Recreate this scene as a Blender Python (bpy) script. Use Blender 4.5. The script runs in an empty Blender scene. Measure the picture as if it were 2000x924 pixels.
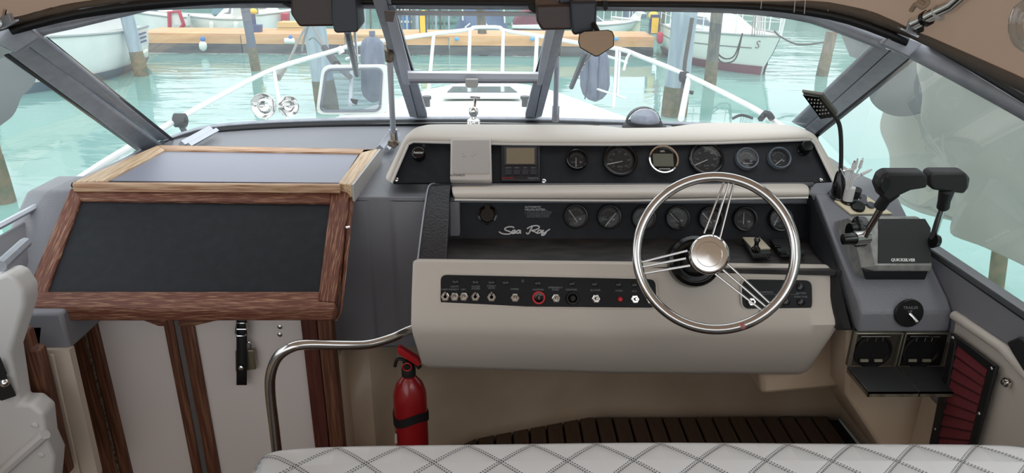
import bpy, bmesh, math, random
from mathutils import Vector, Matrix
random.seed(7)
scn = bpy.context.scene
COL = scn.collection
V = Vector
R = math.radians

# ---------------------------------------------------------------- camera
F = 1380.0
YAW, PITCH, ROLL = 1.23, 21.8, 0.6
CAM = V((0, 0, 1.6))
RM = Matrix.Rotation(-R(YAW), 3, 'Z') @ Matrix.Rotation(R(90 - PITCH), 3, 'X') @ Matrix.Rotation(R(ROLL), 3, 'Z')
cd = bpy.data.cameras.new('camera'); cd.lens = 36 * F / 2000; cd.sensor_width = 36; cd.clip_start = .02; cd.clip_end = 500
co = bpy.data.objects.new('camera', cd); COL.objects.link(co)
co.matrix_world = Matrix.Translation(CAM) @ RM.to_4x4()
scn.camera = co
scn.view_settings.view_transform = 'Standard'
scn.view_settings.look = 'None'
scn.view_settings.gamma = 1
scn.view_settings.use_curve_mapping = False
scn.view_settings.exposure = 0.62

# ---------------------------------------------------------------- world: bright overcast sky
w = bpy.data.worlds.new('overcast_sky'); scn.world = w; w.use_nodes = True
nt = w.node_tree; nt.nodes.clear()
tc = nt.nodes.new('ShaderNodeTexCoord'); sx = nt.nodes.new('ShaderNodeSeparateXYZ')
rp = nt.nodes.new('ShaderNodeValToRGB'); bg = nt.nodes.new('ShaderNodeBackground'); wo = nt.nodes.new('ShaderNodeOutputWorld')
nt.links.new(tc.outputs['Generated'], sx.inputs[0]); nt.links.new(sx.outputs['Z'], rp.inputs[0])
rp.color_ramp.elements[0].position = 0.0; rp.color_ramp.elements[0].color = (.88, .93, .97, 1)
rp.color_ramp.elements[1].position = 0.7; rp.color_ramp.elements[1].color = (.95, .97, 1.0, 1)
nt.links.new(rp.outputs[0], bg.inputs[0]); bg.inputs[1].default_value = 1.25
nt.links.new(bg.outputs[0], wo.inputs[0])
sd = bpy.data.lights.new('sun', 'SUN'); sd.energy = 0.6; sd.angle = R(40); sd.color = (1, .97, .93)
so = bpy.data.objects.new('sun', sd); COL.objects.link(so); so.rotation_euler = (R(38), R(18), 0)

# ---------------------------------------------------------------- projection: turns a pixel into a point on a real plane
def ray(px, py): return RM @ V(((px - 1000) / F, -(py - 462) / F, -1))
def PY(px, py, y): d = ray(px, py); return CAM + d * (y / d.y)
def PZ(px, py, z): d = ray(px, py); return CAM + d * ((z - CAM.z) / d.z)
def PX(px, py, x): d = ray(px, py); return CAM + d * (x / d.x)
class Pl:
    def __init__(s, p0, p1, pu=(1, 0, 0)):          # p0 low point, p1 high point of the slope line, u across
        s.o = V(p0); s.u = V(pu).normalized(); s.v = (V(p1) - V(p0)); s.v = (s.v - s.u * s.v.dot(s.u)).normalized(); s.n = s.u.cross(s.v).normalized()
        if s.n.dot(CAM - s.o) < 0: s.n = -s.n; 
    def hit(s, px, py, off=0):
        d = ray(px, py); t = (s.o + s.n * off - CAM).dot(s.n) / d.dot(s.n); return CAM + d * t
    def M(s, p, ang=0):
        w_ = s.u.cross(s.v); m = Matrix(((s.u.x, s.v.x, w_.x), (s.u.y, s.v.y, w_.y), (s.u.z, s.v.z, w_.z))).to_4x4()
        return Matrix.Translation(p) @ m @ Matrix.Rotation(ang, 4, 'Z')

# ---------------------------------------------------------------- materials
def s2l(c):
    return tuple(((v / 255) / 12.92 if v / 255 <= .04045 else ((v / 255 + .055) / 1.055) ** 2.4) for v in c)
MATS = {}
def mat(name, col, rough=.5, metal=0, bump=0, bscale=200, col2=None, cscale=5, cdet=4, cpos=(.4, .65), stretch=(1, 1, 1), spec=.5, coat=0, transl=0, sheen=0, bstretch=None, alpha=1, emit=0):
    if name in MATS: return MATS[name]
    m = bpy.data.materials.new(name); m.use_nodes = True; n = m.node_tree; b = n.nodes['Principled BSDF']
    c = s2l(col) + (1,)
    b.inputs['Base Color'].default_value = c; b.inputs['Roughness'].default_value = rough; b.inputs['Metallic'].default_value = metal
    b.inputs['Specular IOR Level'].default_value = spec; b.inputs['Coat Weight'].default_value = coat
    m.diffuse_color = c
    if emit: b.inputs['Emission Color'].default_value = c; b.inputs['Emission Strength'].default_value = emit
    def coords(st, sc):
        t = n.nodes.new('ShaderNodeTexCoord'); mp = n.nodes.new('ShaderNodeMapping'); n.links.new(t.outputs['Object'], mp.inputs[0])
        mp.inputs['Scale'].default_value = [q * sc for q in st]; return mp.outputs[0]
    if col2:
        nz = n.nodes.new('ShaderNodeTexNoise'); nz.inputs['Scale'].default_value = 1; nz.inputs['Detail'].default_value = cdet
        n.links.new(coords(stretch, cscale), nz.inputs['Vector'])
        r = n.nodes.new('ShaderNodeValToRGB'); r.color_ramp.elements[0].color = c; r.color_ramp.elements[1].color = s2l(col2) + (1,)
        r.color_ramp.elements[0].position = cpos[0]; r.color_ramp.elements[1].position = cpos[1]
        n.links.new(nz.outputs['Fac'], r.inputs[0]); n.links.new(r.outputs[0], b.inputs['Base Color'])
    if bump:
        nz2 = n.nodes.new('ShaderNodeTexNoise'); nz2.inputs['Scale'].default_value = 1; nz2.inputs['Detail'].default_value = 3
        n.links.new(coords(bstretch or (1, 1, 1), bscale), nz2.inputs['Vector'])
        bp = n.nodes.new('ShaderNodeBump'); bp.inputs['Strength'].default_value = bump; bp.inputs['Distance'].default_value = .002
        n.links.new(nz2.outputs['Fac'], bp.inputs['Height']); n.links.new(bp.outputs[0], b.inputs['Normal'])
    if transl:
        tr = n.nodes.new('ShaderNodeBsdfTranslucent'); tr.inputs[0].default_value = c; mx = n.nodes.new('ShaderNodeMixShader'); mx.inputs[0].default_value = transl
        n.links.new(b.outputs[0], mx.inputs[1]); n.links.new(tr.outputs[0], mx.inputs[2]); n.links.new(mx.outputs[0], n.nodes['Material Output'].inputs[0])
    MATS[name] = m; return m
def glass(name, tint=(.9, .95, .95), refl=.08, haze=.05, hazecol=(.8, .85, .86)):
    m = bpy.data.materials.new(name); m.use_nodes = True; n = m.node_tree; n.nodes.clear()
    o = n.nodes.new('ShaderNodeOutputMaterial'); t = n.nodes.new('ShaderNodeBsdfTransparent'); t.inputs[0].default_value = tint + (1,)
    g = n.nodes.new('ShaderNodeBsdfGlossy'); g.inputs['Roughness'].default_value = .02; g.inputs['Color'].default_value = (1, 1, 1, 1)
    lw = n.nodes.new('ShaderNodeFresnel'); lw.inputs[0].default_value = 1.3
    mx = n.nodes.new('ShaderNodeMixShader'); mu = n.nodes.new('ShaderNodeMath'); mu.operation = 'MULTIPLY'; mu.inputs[1].default_value = refl * 10
    n.links.new(lw.outputs[0], mu.inputs[0]); n.links.new(mu.outputs[0], mx.inputs[0]); n.links.new(t.outputs[0], mx.inputs[1]); n.links.new(g.outputs[0], mx.inputs[2])
    if haze:
        d = n.nodes.new('ShaderNodeBsdfTranslucent'); d.inputs[0].default_value = hazecol + (1,)
        m2 = n.nodes.new('ShaderNodeMixShader'); m2.inputs[0].default_value = haze
        nz = n.nodes.new('ShaderNodeTexNoise'); nz.inputs['Scale'].default_value = 5; nz.inputs['Detail'].default_value = 6
        tcx = n.nodes.new('ShaderNodeTexCoord'); n.links.new(tcx.outputs['Object'], nz.inputs['Vector'])
        mr = n.nodes.new('ShaderNodeMapRange'); mr.inputs[1].default_value = .3; mr.inputs[2].default_value = .7; mr.inputs[3].default_value = haze * .6; mr.inputs[4].default_value = haze * 1.4
        n.links.new(nz.outputs['Fac'], mr.inputs[0]); n.links.new(mr.outputs[0], m2.inputs[0])
        n.links.new(mx.outputs[0], m2.inputs[1]); n.links.new(d.outputs[0], m2.inputs[2]); n.links.new(m2.outputs[0], o.inputs[0])
    else: n.links.new(mx.outputs[0], o.inputs[0])
    MATS[name] = m; return m
grey = mat('grey_moulding', (114, 115, 121), .42, bump=.5, bscale=160, col2=(128, 129, 135), cscale=400, cpos=(.62, .72))
greyd = mat('grey_moulding_smooth', (122, 122, 128), .5, bump=.15, bscale=300)
blk_tex = mat('black_textured', (38, 38, 42), .38, bump=.7, bscale=170)
blk = mat('black_vinyl_panel', (22, 25, 30), .6, spec=.3, bump=.2, bscale=700, col2=(28, 31, 37), cscale=40)
blk_gloss = mat('black_gloss', (12, 12, 13), .16)
blk_rub = mat('black_rubber', (20, 20, 21), .6)
shelf_m = mat('shelf_scuffed_black', (40, 38, 39), .6, bump=.4, bscale=250, col2=(62, 58, 56), cscale=14, stretch=(1, 3, 3))
vinyl = mat('warm_grey_vinyl', (196, 188, 178), .48, bump=.12, bscale=500)
vinyl_w = mat('white_vinyl', (196, 194, 192), .42, bump=.1, bscale=400)
welt = mat('white_welt', (215, 210, 205), .45)
beige = mat('beige_gelcoat', (198, 178, 154), .35, col2=(190, 168, 144), cscale=6)
doorw = mat('white_laminate', (213, 203, 198), .5)
frame = mat('anodised_frame', (160, 165, 174), .42, metal=.1, col2=(148, 153, 162), cscale=30)
alu = mat('bright_aluminium', (190, 194, 202), .32, metal=.6)
chrome = mat('chrome', (225, 224, 222), .07, metal=1)
steel = mat('stainless_steel', (200, 198, 196), .16, metal=1)
rusty = mat('aged_fitting', (140, 130, 118), .4, metal=.8, bump=.5, bscale=120, col2=(90, 75, 60), cscale=80)
gasket = mat('black_gasket', (16, 18, 22), .5)
railm = mat('white_painted_rail', (225, 228, 228), .25)
def teakm(name, st, c1=(112, 56, 40), c2=(178, 132, 104), pos=(.55, .72), sc=1): return mat(name, c1, .55, bump=.6, bscale=1, bstretch=[q * 1.2 for q in st], col2=c2, cscale=sc, cdet=6, cpos=pos, stretch=st)
teak_x = teakm('teak_grain_across', (22, 560, 560), (98, 52, 37), (172, 130, 100), (.50, .68)); teak_y = teakm('teak_grain_along', (560, 22, 22), (98, 52, 37), (172, 130, 100), (.50, .68))
teakp_x = teakm('bleached_teak_across', (9, 200, 200), (150, 104, 76), (200, 168, 136), (.35, .6)); teakp_y = teakm('bleached_teak_along', (200, 9, 200), (176, 138, 100), (214, 190, 158), (.35, .6))
teak_z = teakm('dark_teak_upright', (180, 180, 8), (84, 46, 30), (132, 90, 64), (.45, .75))
slat_m = mat('teak_floor_slat', (88, 66, 52), .6, bump=.4, bscale=1, bstretch=(200, 8, 200), col2=(74, 54, 42), cscale=1, stretch=(120, 6, 120))
white_l = mat('white_lettering', (215, 215, 215), .5)
dim_l = mat('dim_lettering', (120, 122, 128), .5)
red_l = mat('red_lettering', (170, 30, 32), .5)
dialm = mat('dial_face', (34, 32, 34), .6)
redp = mat('red_paint', (150, 22, 28), .3, coat=.3)
redplast = mat('red_plastic', (196, 34, 40), .35)
lcd = mat('lcd_olive', (92, 92, 80), .35); lcd2 = mat('lcd_brown', (122, 110, 90), .35)
canvas = mat('tan_canvas', (172, 146, 127), .85, bump=.5, bscale=60, transl=.3, col2=(158, 133, 114), cscale=3)
canvasd = mat('brown_canvas_hem', (104, 92, 82), .85, bump=.4, bscale=300)
cream = mat('cream_canvas', (204, 208, 202), .8, bump=.5, bscale=14, transl=.5)
dkcan = mat('dark_teal_canvas', (138, 148, 146), .8, bump=.4, bscale=20, transl=.35)
hullw = mat('white_hull', (232, 236, 232), .3, col2=(222, 228, 222), cscale=2)
bluish = mat('weathered_blue_pile', (140, 158, 170), .7, bump=.6, bscale=12, col2=(168, 180, 186), cscale=2, stretch=(4, 4, .6))
pilem = mat('dark_wet_pile', (78, 84, 84), .7, bump=1, bscale=20, col2=(112, 108, 92), cscale=3, stretch=(4, 4, 1))
pileb = mat('brown_pile', (128, 112, 92), .8, bump=1, bscale=16, col2=(96, 92, 80), cscale=3, stretch=(4, 4, 1))
weed = mat('weedy_pile_foot', (92, 96, 74), .9, bump=1, bscale=30, col2=(120, 106, 84), cscale=9)
planko = mat('orange_timber', (214, 172, 126), .7, col2=(196, 150, 104), cscale=2, stretch=(.4, 3, 3))
dockd = mat('wet_dock_timber', (98, 98, 98), .8, bump=1, bscale=9, col2=(70, 74, 78), cscale=2, stretch=(.5, 3, 3))
yel = mat('yellow_paint', (238, 196, 62), .4); navy = mat('navy_paint', (44, 62, 112), .5); blu = mat('blue_paint', (40, 120, 196), .5)
tarp = mat('blue_grey_tarpaulin', (112, 130, 160), .7, bump=1, bscale=4, col2=(96, 112, 140), cscale=2)
maroon = mat('maroon_tarpaulin', (116, 66, 78), .7, bump=.8, bscale=5)
fend = mat('fender_cover', (106, 116, 134), .85, bump=.8, bscale=25, col2=(88, 98, 116), cscale=6, stretch=(4, 4, 1))
redf = mat('red_fender', (178, 30, 58), .4)
ropem = mat('grey_rope', (128, 128, 122), .9, bump=1, bscale=200)
roped = mat('dark_rope', (40, 42, 44), .9)
mirror = mat('mirror_silver', (215, 205, 195), .02, metal=1)
smoke = glass('smoked_glass', (.45, .5, .54), .1, .12, (.5, .55, .62))
pane = glass('windscreen_glass', (.94, .97, .97), .012, .06)  # milky veil of dusty glass and flare, painted into the pane
lens = glass('gauge_lens', (.97, .97, .97), .07, 0)
def quilt():
    m = mat('quilted_white_vinyl', (206, 208, 210), .42); n = m.node_tree; b = n.nodes['Principled BSDF']
    N = lambda op, a, bb=None: _m(n, op, a, bb)
    def _m(n, op, a, bb):
        q = n.nodes.new('ShaderNodeMath'); q.operation = op
        for i, s in enumerate((a, bb)):
            if s is None: continue
            if isinstance(s, (int, float)): q.inputs[i].default_value = s
            else: n.links.new(s, q.inputs[i])
        return q.outputs[0]
    t = n.nodes.new('ShaderNodeTexCoord'); s = n.nodes.new('ShaderNodeSeparateXYZ'); n.links.new(t.outputs['UV'], s.inputs[0])
    u = N('DIVIDE', N('SUBTRACT', s.outputs[0], .026), .093); v = N('DIVIDE', N('ADD', s.outputs[1], .012), .083)
    a = N('ADD', u, v); bb = N('SUBTRACT', u, v)
    def line(a, c):
        d = N('ABSOLUTE', N('SUBTRACT', N('FRACT', a), .5))           # 0 on the seam
        rows = N('LESS_THAN', N('ABSOLUTE', N('SUBTRACT', d, .035)), .016)
        dash = N('LESS_THAN', N('FRACT', N('MULTIPLY', c, 15.0)), .52)
        return N('MULTIPLY', rows, dash), d
    l1, d1 = line(a, bb); l2, d2 = line(bb, a)
    mk = N('MAXIMUM', l1, l2)
    mx = n.nodes.new('ShaderNodeMix'); mx.data_type = 'RGBA'; mx.inputs[6].default_value = s2l((206, 208, 210)) + (1,); mx.inputs[7].default_value = s2l((70, 68, 72)) + (1,)
    n.links.new(mk, mx.inputs[0]); n.links.new(mx.outputs[2], b.inputs['Base Color'])
    puff = N('POWER', N('MINIMUM', d1, d2), .5)
    bp = n.nodes.new('ShaderNodeBump'); bp.inputs['Strength'].default_value = .9; bp.inputs['Distance'].default_value = .012
    n.links.new(puff, bp.inputs['Height']); n.links.new(bp.outputs[0], b.inputs['Normal'])
    return m
quilt_m = quilt()
def waterm():
    m = mat('turquoise_water', (96, 168, 160), .03); n = m.node_tree; b = n.nodes['Principled BSDF']
    t = n.nodes.new('ShaderNodeTexCoord'); b.inputs['IOR'].default_value = 1.33
    mp = n.nodes.new('ShaderNodeMapping'); n.links.new(t.outputs['Object'], mp.inputs[0]); mp.inputs['Scale'].default_value = (.55, 1.6, 1)
    nz = n.nodes.new('ShaderNodeTexNoise'); nz.inputs['Scale'].default_value = 1.3; nz.inputs['Detail'].default_value = 3; nz.inputs['Distortion'].default_value = .6
    n.links.new(mp.outputs[0], nz.inputs['Vector'])
    n3 = n.nodes.new('ShaderNodeTexNoise'); n3.inputs['Scale'].default_value = .12; n3.inputs['Detail'].default_value = 2; n.links.new(t.outputs['Object'], n3.inputs['Vector'])
    mr = n.nodes.new('ShaderNodeMapRange'); mr.inputs[1].default_value = .45; mr.inputs[2].default_value = .62; mr.inputs[3].default_value = .12; mr.inputs[4].default_value = 1; n.links.new(n3.outputs['Fac'], mr.inputs[0])
    mu = n.nodes.new('ShaderNodeMath'); mu.operation = 'MULTIPLY'; n.links.new(nz.outputs['Fac'], mu.inputs[0]); n.links.new(mr.outputs[0], mu.inputs[1])
    bp = n.nodes.new('ShaderNodeBump'); bp.inputs['Strength'].default_value = .5; bp.inputs['Distance'].default_value = .06
    n.links.new(mu.outputs[0], bp.inputs['Height']); n.links.new(bp.outputs[0], b.inputs['Normal'])
    r = n.nodes.new('ShaderNodeValToRGB'); r.color_ramp.elements[0].color = s2l((104, 150, 142)) + (1,); r.color_ramp.elements[1].color = s2l((130, 174, 166)) + (1,)
    n.links.new(n3.outputs['Fac'], r.inputs[0]); n.links.new(r.outputs[0], b.inputs['Base Color'])
    return m
water_m = waterm()

# ---------------------------------------------------------------- builders
WL = {}                                  # world location of every object (nothing is rotated after building)
def link(o): COL.objects.link(o); return o
def tag(o, label=None, cat=None, group=None, kind=None):
    if label: o['label'] = label
    if cat: o['category'] = cat
    if group: o['group'] = group
    if kind: o['kind'] = kind
    return o
def thing(name, label, cat, loc, group=None, kind=None):
    o = bpy.data.objects.new(name, None); o.empty_display_size = .05; link(o); o.location = V(loc); WL[o.name] = V(loc)
    return tag(o, label, cat, group, kind)
def sm(path, n=8, closed=False):         # Catmull-Rom
    P = [V(p) for p in path]; out = []
    m = len(P)
    rng = range(m if closed else m - 1)
    for i in rng:
        if closed: a, b, c, d = P[(i - 1) % m], P[i], P[(i + 1) % m], P[(i + 2) % m]
        else: a, b, c, d = P[max(i - 1, 0)], P[i], P[i + 1], P[min(i + 2, m - 1)]
        for k in range(n):
            t = k / n
            out.append(.5 * ((2 * b) + (c - a) * t + (2 * a - 5 * b + 4 * c - d) * t * t + (3 * b - a - 3 * c + d) * t ** 3))
    if not closed: out.append(P[-1])
    return out
def resample(P, n):
    P = [V(p) for p in P]; L = [0]
    for a, b in zip(P, P[1:]): L.append(L[-1] + (b - a).length)
    out = []; j = 0
    for k in range(n):
        t = L[-1] * k / (n - 1)
        while j < len(P) - 2 and L[j + 1] < t: j += 1
        s = (t - L[j]) / max(L[j + 1] - L[j], 1e-9); out.append(P[j].lerp(P[j + 1], s))
    return out
class B:
    def __init__(s): s.b = bmesh.new(); s.uv = None
    def face(s, vs):
        try: return s.b.faces.new(vs)
        except ValueError: return None
    def poly(s, pts): s.face([s.b.verts.new(p) for p in pts]); return s
    def box(s, a, b):
        a, b = V(a), V(b); return s.boxm(Matrix.Translation((a + b) / 2), (abs(b.x - a.x), abs(b.y - a.y), abs(b.z - a.z)))
    def boxm(s, M, size):
        r = bmesh.ops.create_cube(s.b, size=1, matrix=M @ Matrix.Diagonal((size[0], size[1], size[2], 1))); return s
    def prism(s, pts, vec):               # polygon extruded along vec
        vec = V(vec); A = [s.b.verts.new(p) for p in pts]; Bv = [s.b.verts.new(V(p) + vec) for p in pts]
        s.face(A); s.face(Bv[::-1]); n = len(pts)
        for i in range(n): s.face([A[i], Bv[i], Bv[(i + 1) % n], A[(i + 1) % n]])
        return s
    def loft(s, rows, closed=False, cap=False, capends=False):
        G = [[s.b.verts.new(p) for p in r] for r in rows]; n = len(G[0])
        for a, b in zip(G, G[1:]):
            for i in range(n if closed else n - 1): s.face([a[i], a[(i + 1) % n], b[(i + 1) % n], b[i]])
        if cap: s.face(G[0][::-1]); s.face(G[-1])
        return s
    def tube(s, path, r, seg=10, closed=False, cap=True):
        P = [V(p) for p in path]; n = len(P); rs = r if isinstance(r, (list, tuple)) else [r] * n
        rows = []; up = V((0, 0, 1)); prev = None
        for i, p in enumerate(P):
            if closed: t = (P[(i + 1) % n] - P[i - 1])
            else: t = P[min(i + 1, n - 1)] - P[max(i - 1, 0)]
            if t.length < 1e-9: t = V((0, 0, 1))
            t.normalize()
            if prev is None: prev = t.cross(up) if abs(t.dot(up)) < .95 else t.cross(V((1, 0, 0)))
            a = (prev - t * prev.dot(t)).normalized(); prev = a; b = t.cross(a)
            rows.append([p + (a * math.cos(q) + b * math.sin(q)) * rs[i] for q in [2 * math.pi * k / seg for k in range(seg)]])
        if closed: rows.append(rows[0])
        G = rows
        if closed:
            VV = [[s.b.verts.new(p) for p in r_] for r_ in rows[:-1]]; VV.append(VV[0])
            for a, b in zip(VV, VV[1:]):
                for i in range(seg): s.face([a[i], a[(i + 1) % seg], b[(i + 1) % seg], b[i]])
        else: s.loft(G, closed=True, cap=cap)
        return s
    def ribbon(s, path, wvec, th):        # flat bar: rectangle section swept, wvec width vector, th thickness vector
        rows = [];
        for i, p in enumerate(path):
            p = V(p); wv = V(wvec[i] if isinstance(wvec, list) else wvec); tv = V(th[i] if isinstance(th, list) else th)
            rows.append([p - wv / 2 - tv / 2, p + wv / 2 - tv / 2, p + wv / 2 + tv / 2, p - wv / 2 + tv / 2])
        return s.loft(rows, closed=True, cap=True)
    def lathe(s, M, prof, seg=24, cap=True):  # prof: (r, h) along local z
        rows = [[M @ V((max(r, 1e-4) * math.cos(2 * math.pi * k / seg), max(r, 1e-4) * math.sin(2 * math.pi * k / seg), h)) for k in range(seg)] for r, h in prof]
        return s.loft(rows, closed=True, cap=cap)
    def cyl(s, M, r, h, seg=20): return s.lathe(M, [(r, 0), (r, h)], seg)
    def sph(s, c, r, sc=(1, 1, 1), seg=14):
        bmesh.ops.create_uvsphere(s.b, u_segments=seg, v_segments=seg // 2 + 1, radius=r, matrix=Matrix.Translation(c) @ Matrix.Diagonal((*sc, 1))); return s
    def out(s, name, m, parent=None, bevel=0, smooth=35, seg=2, sub=0, solid=0, label=None, keepnormals=False):
        if not keepnormals: bmesh.ops.recalc_face_normals(s.b, faces=s.b.faces)
        me = bpy.data.meshes.new(name); s.b.to_mesh(me); s.b.free()
        lo = V((min(v.co.x for v in me.vertices), min(v.co.y for v in me.vertices), min(v.co.z for v in me.vertices)))
        hi = V((max(v.co.x for v in me.vertices), max(v.co.y for v in me.vertices), max(v.co.z for v in me.vertices)))
        c = (lo + hi) / 2; me.transform(Matrix.Translation(-c)); me.materials.append(m)
        for p in me.polygons: p.use_smooth = True
        me.set_sharp_from_angle(angle=R(smooth))
        o = bpy.data.objects.new(name, me); link(o); o.location = c; WL[o.name] = c
        if parent is not None: o.parent = parent; o.location = c - WL[parent.name]
        if solid: q = o.modifiers.new('solid', 'SOLIDIFY'); q.thickness = solid; q.offset = 0
        if bevel: q = o.modifiers.new('bevel', 'BEVEL'); q.width = bevel; q.segments = seg; q.limit_method = 'ANGLE'; q.angle_limit = R(30)
        if sub: q = o.modifiers.new('sub', 'SUBSURF'); q.levels = sub; q.render_levels = sub
        if label: o['label'] = label
        return o
    def solo(s, name, m, label, cat, group=None, kind=None, **k): return tag(s.out(name, m, None, **k), label, cat, group, kind)
    def struct(s, name, m, label=None, parent=None, **k): o = s.out(name, m, parent, **k); return tag(o, label, None, None, 'structure' if parent is None else None)
TX = {}
def text(txt, M, size, m, parent, name='lettering', shear=0, off=0, align='CENTER', sx=1, ext=.0003):
    c = bpy.data.curves.new('t', 'FONT'); c.body = txt; c.size = size; c.align_x = align; c.align_y = 'CENTER'; c.shear = shear; c.offset = off; c.extrude = ext; c.resolution_u = 2; c.space_line = .9
    o = bpy.data.objects.new('t', c); me = bpy.data.meshes.new_from_object(o); bpy.data.objects.remove(o)
    me.transform(M @ Matrix.Diagonal((sx, 1, 1, 1)))
    b = B(); b.b.from_mesh(me); bpy.data.meshes.remove(me)
    return b.out(name, m, parent)
def pix2(px, py, Y1, n=None): return PY(px, py, Y1)
# ================================================================ SETTING
def pts(L): return [PY(*q) for q in L]
def slab(name, L, vec, m, parent=None, **k): return B().prism(pts(L), vec).out(name, m, parent, **k)
ZW = -1.1
# water
b = B(); b.poly([(-90, -25, ZW), (90, -25, ZW), (90, 160, ZW), (-90, 160, ZW)]); b.solo('harbour_water', water_m, 'calm milky turquoise harbour water around the boats and piles', 'water', kind='stuff')

# ---- windscreen
XC = -.055
wp = Pl((XC, 2.61, 1.035), (XC, 1.78, 1.475))
hdL = [(94, 67, 1.57), (243, 29, 1.64), (341, 16, 1.69), (500, 12, 1.74), (740, 14, 1.78)]
hdR = [(1105, 16, 1.78), (1167, 19, 1.77), (1403, 22, 1.72), (1516, 31, 1.68), (1600, 51, 1.63), (1711, 86, 1.55)]
bsL = [(302, 284, 2.28), (350, 262, 2.40), (430, 243, 2.50), (600, 233, 2.58), (812, 229, 2.61)]
bsR = [(1046, 230, 2.61), (1290, 238, 2.58), (1450, 243, 2.48), (1590, 256, 2.30)]
def win(n, top, bot, lab):
    t = resample(sm(pts(top)), 24); q = resample(sm(pts(bot)), 24)
    rows = [[a.lerp(c, k / 6) for a, c in zip(t, q)] for k in range(7)]
    return B().loft(rows).struct(n, pane, lab, smooth=60)
w1 = win('window_1', hdL, bsL, 'large curved left windscreen pane')
w3 = win('window_3', hdR, bsR, 'large curved right windscreen pane')
w2 = B().poly([wp.hit(772, 18), wp.hit(1096, 18), wp.hit(1040, 224), wp.hit(830, 223)]).struct('window_2', pane, 'centre windscreen pane with an opening vent')
# left and right side panes
sideR_top = [(1779, 114, 1.52), (2000, 232, 1.23)]
tR = pts(sideR_top); tR.append(V((1.02, .1, 1.08)))
sR = [PX(1600, 262, 1.03), PX(1821, 485, 1.05), PX(2000, 600, 1.05), V((1.07, .1, .94))]
w4 = B().loft([resample(tR, 10), resample(sR, 10)]).struct('window_4', pane, 'side pane on the right over the sill')
tL = [PY(8, 112, 1.52), V((-1.09, 1.2, 1.33)), V((-1.13, .1, 1.08))]
sL = [PX(282, 294, -1.14), PX(0, 448, -1.19), V((-1.2, .1, .95))]
w5 = B().loft([resample(tL, 10), resample(sL, 10)]).struct('window_5', pane, 'side pane on the left over the sill')

# windscreen frame pieces: one frame thing
fr = thing('trim_11', 'grey aluminium windscreen frame with posts and header', None, wp.hit(935, 235), kind='structure')
upL = [(40, 62, 1.54), (162, 31, 1.62), (325, 11, 1.68), (500, 3, 1.73), (740, 6, 1.77)]
upR = [(1100, 8, 1.77), (1167, 9, 1.765), (1403, 12, 1.71), (1544, 22, 1.66), (1650, 42, 1.61), (1760, 84, 1.54)]
def strip(name, A, C, m, parent, th=.02, n=48, fwd=0):
    a = [p + V((0, fwd, 0)) for p in resample(sm(pts(A)), n)]; c = [p + V((0, fwd, 0)) for p in resample(sm(pts(C)), n)]
    return B().loft([a, [p.lerp(q, .5) for p, q in zip(a, c)], c]).out(name, m, parent, solid=th * .35, smooth=50)
allup = upL + upR; alllow = [(60, 82, 1.56)] + hdL[0:] + hdR[:-1] + [(1722, 94, 1.545)]
strip('header', allup, alllow, frame, fr, .03)
gk = [(30, 54, 1.53), (162, 20, 1.61), (325, -1, 1.67), (500, -5, 1.72), (740, -1, 1.76), (1100, 3, 1.76), (1167, 5, 1.75), (1403, 6, 1.70), (1544, 14, 1.65), (1650, 32, 1.60), (1765, 74, 1.53)]
strip('header_gasket', gk, [(36, 64, 1.535), (162, 33, 1.615), (325, 13, 1.675), (500, 3, 1.725), (740, 6, 1.765), (1100, 8, 1.765), (1167, 9, 1.755), (1403, 12, 1.705), (1544, 23, 1.655), (1650, 44, 1.605), (1760, 86, 1.535)], gasket, fr, .03, fwd=-.022)
# A posts (two strips and a black gasket each side)
F_ = V((0, .02, .0))
def post(L, name='side_post', m=frame, th=F_, p=fr, bv=.003): return B().prism([PY(*q) for q in L], th).out(name, m, p, bevel=bv)
post([(14, 104, 1.55), (48, 88, 1.555), (312, 284, 2.27), (282, 300, 2.24)])
post([(51, 88, 1.555), (80, 74, 1.56), (330, 272, 2.31), (305, 276, 2.29)])
post([(44, 86, 1.56), (56, 84, 1.56), (309, 274, 2.30), (297, 280, 2.29)], 'post_groove', gasket, F_ * .6 + V((0, .01, 0)))
post([(4, 108, 1.545), (15, 104, 1.55), (281, 291, 2.27), (266, 295, 2.25)], 'post_gasket', gasket)
post([(80, 73, 1.57), (83, 74, 1.57), (336, 275, 2.33), (330, 272, 2.32)], 'post_gasket', gasket)
post([(1711, 86, 1.55), (1739, 99, 1.545), (1572, 251, 2.30), (1549, 240, 2.32)])
post([(1743, 100, 1.545), (1779, 114, 1.54), (1593, 264, 2.28), (1575, 252, 2.29)])
post([(1737, 97, 1.55), (1748, 102, 1.55), (1580, 256, 2.30), (1568, 249, 2.31)], 'post_groove', gasket, F_ * .6 + V((0, .01, 0)))
post([(1778, 113, 1.535), (1790, 117, 1.53), (1600, 268, 2.26), (1592, 262, 2.27)], 'post_gasket', gasket)
# corner clamps
cl = post([(-12, 50, 1.53), (36, 38, 1.535), (79, 74, 1.54), (30, 106, 1.53), (-12, 84, 1.50)], 'corner_clamp', frame, V((0, .02, 0)), bv=.004)
cl = post([(1750, 62, 1.53), (1808, 85, 1.50), (1777, 114, 1.515), (1721, 87, 1.53)], 'corner_clamp', frame, V((0, .02, 0)), bv=.004)
# side rails
strip('side_rail', [(1806, 84, 1.50), (2002, 203, 1.22), (2400, 440, .8)], [(1775, 114, 1.51), (2000, 233, 1.225), (2380, 470, .8)], frame, fr, .02, 20)
strip('side_rail_gasket', [(1812, 72, 1.49), (2010, 190, 1.21), (2400, 430, .8)], [(1806, 85, 1.495), (2004, 205, 1.21), (2400, 446, .8)], gasket, fr, .03, 20, -.01)
strip('side_rail', [(-40, 78, 1.48), (-200, 170, 1.25)], [(-10, 92, 1.50), (-200, 200, 1.25)], frame, fr, .02, 6)
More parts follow.
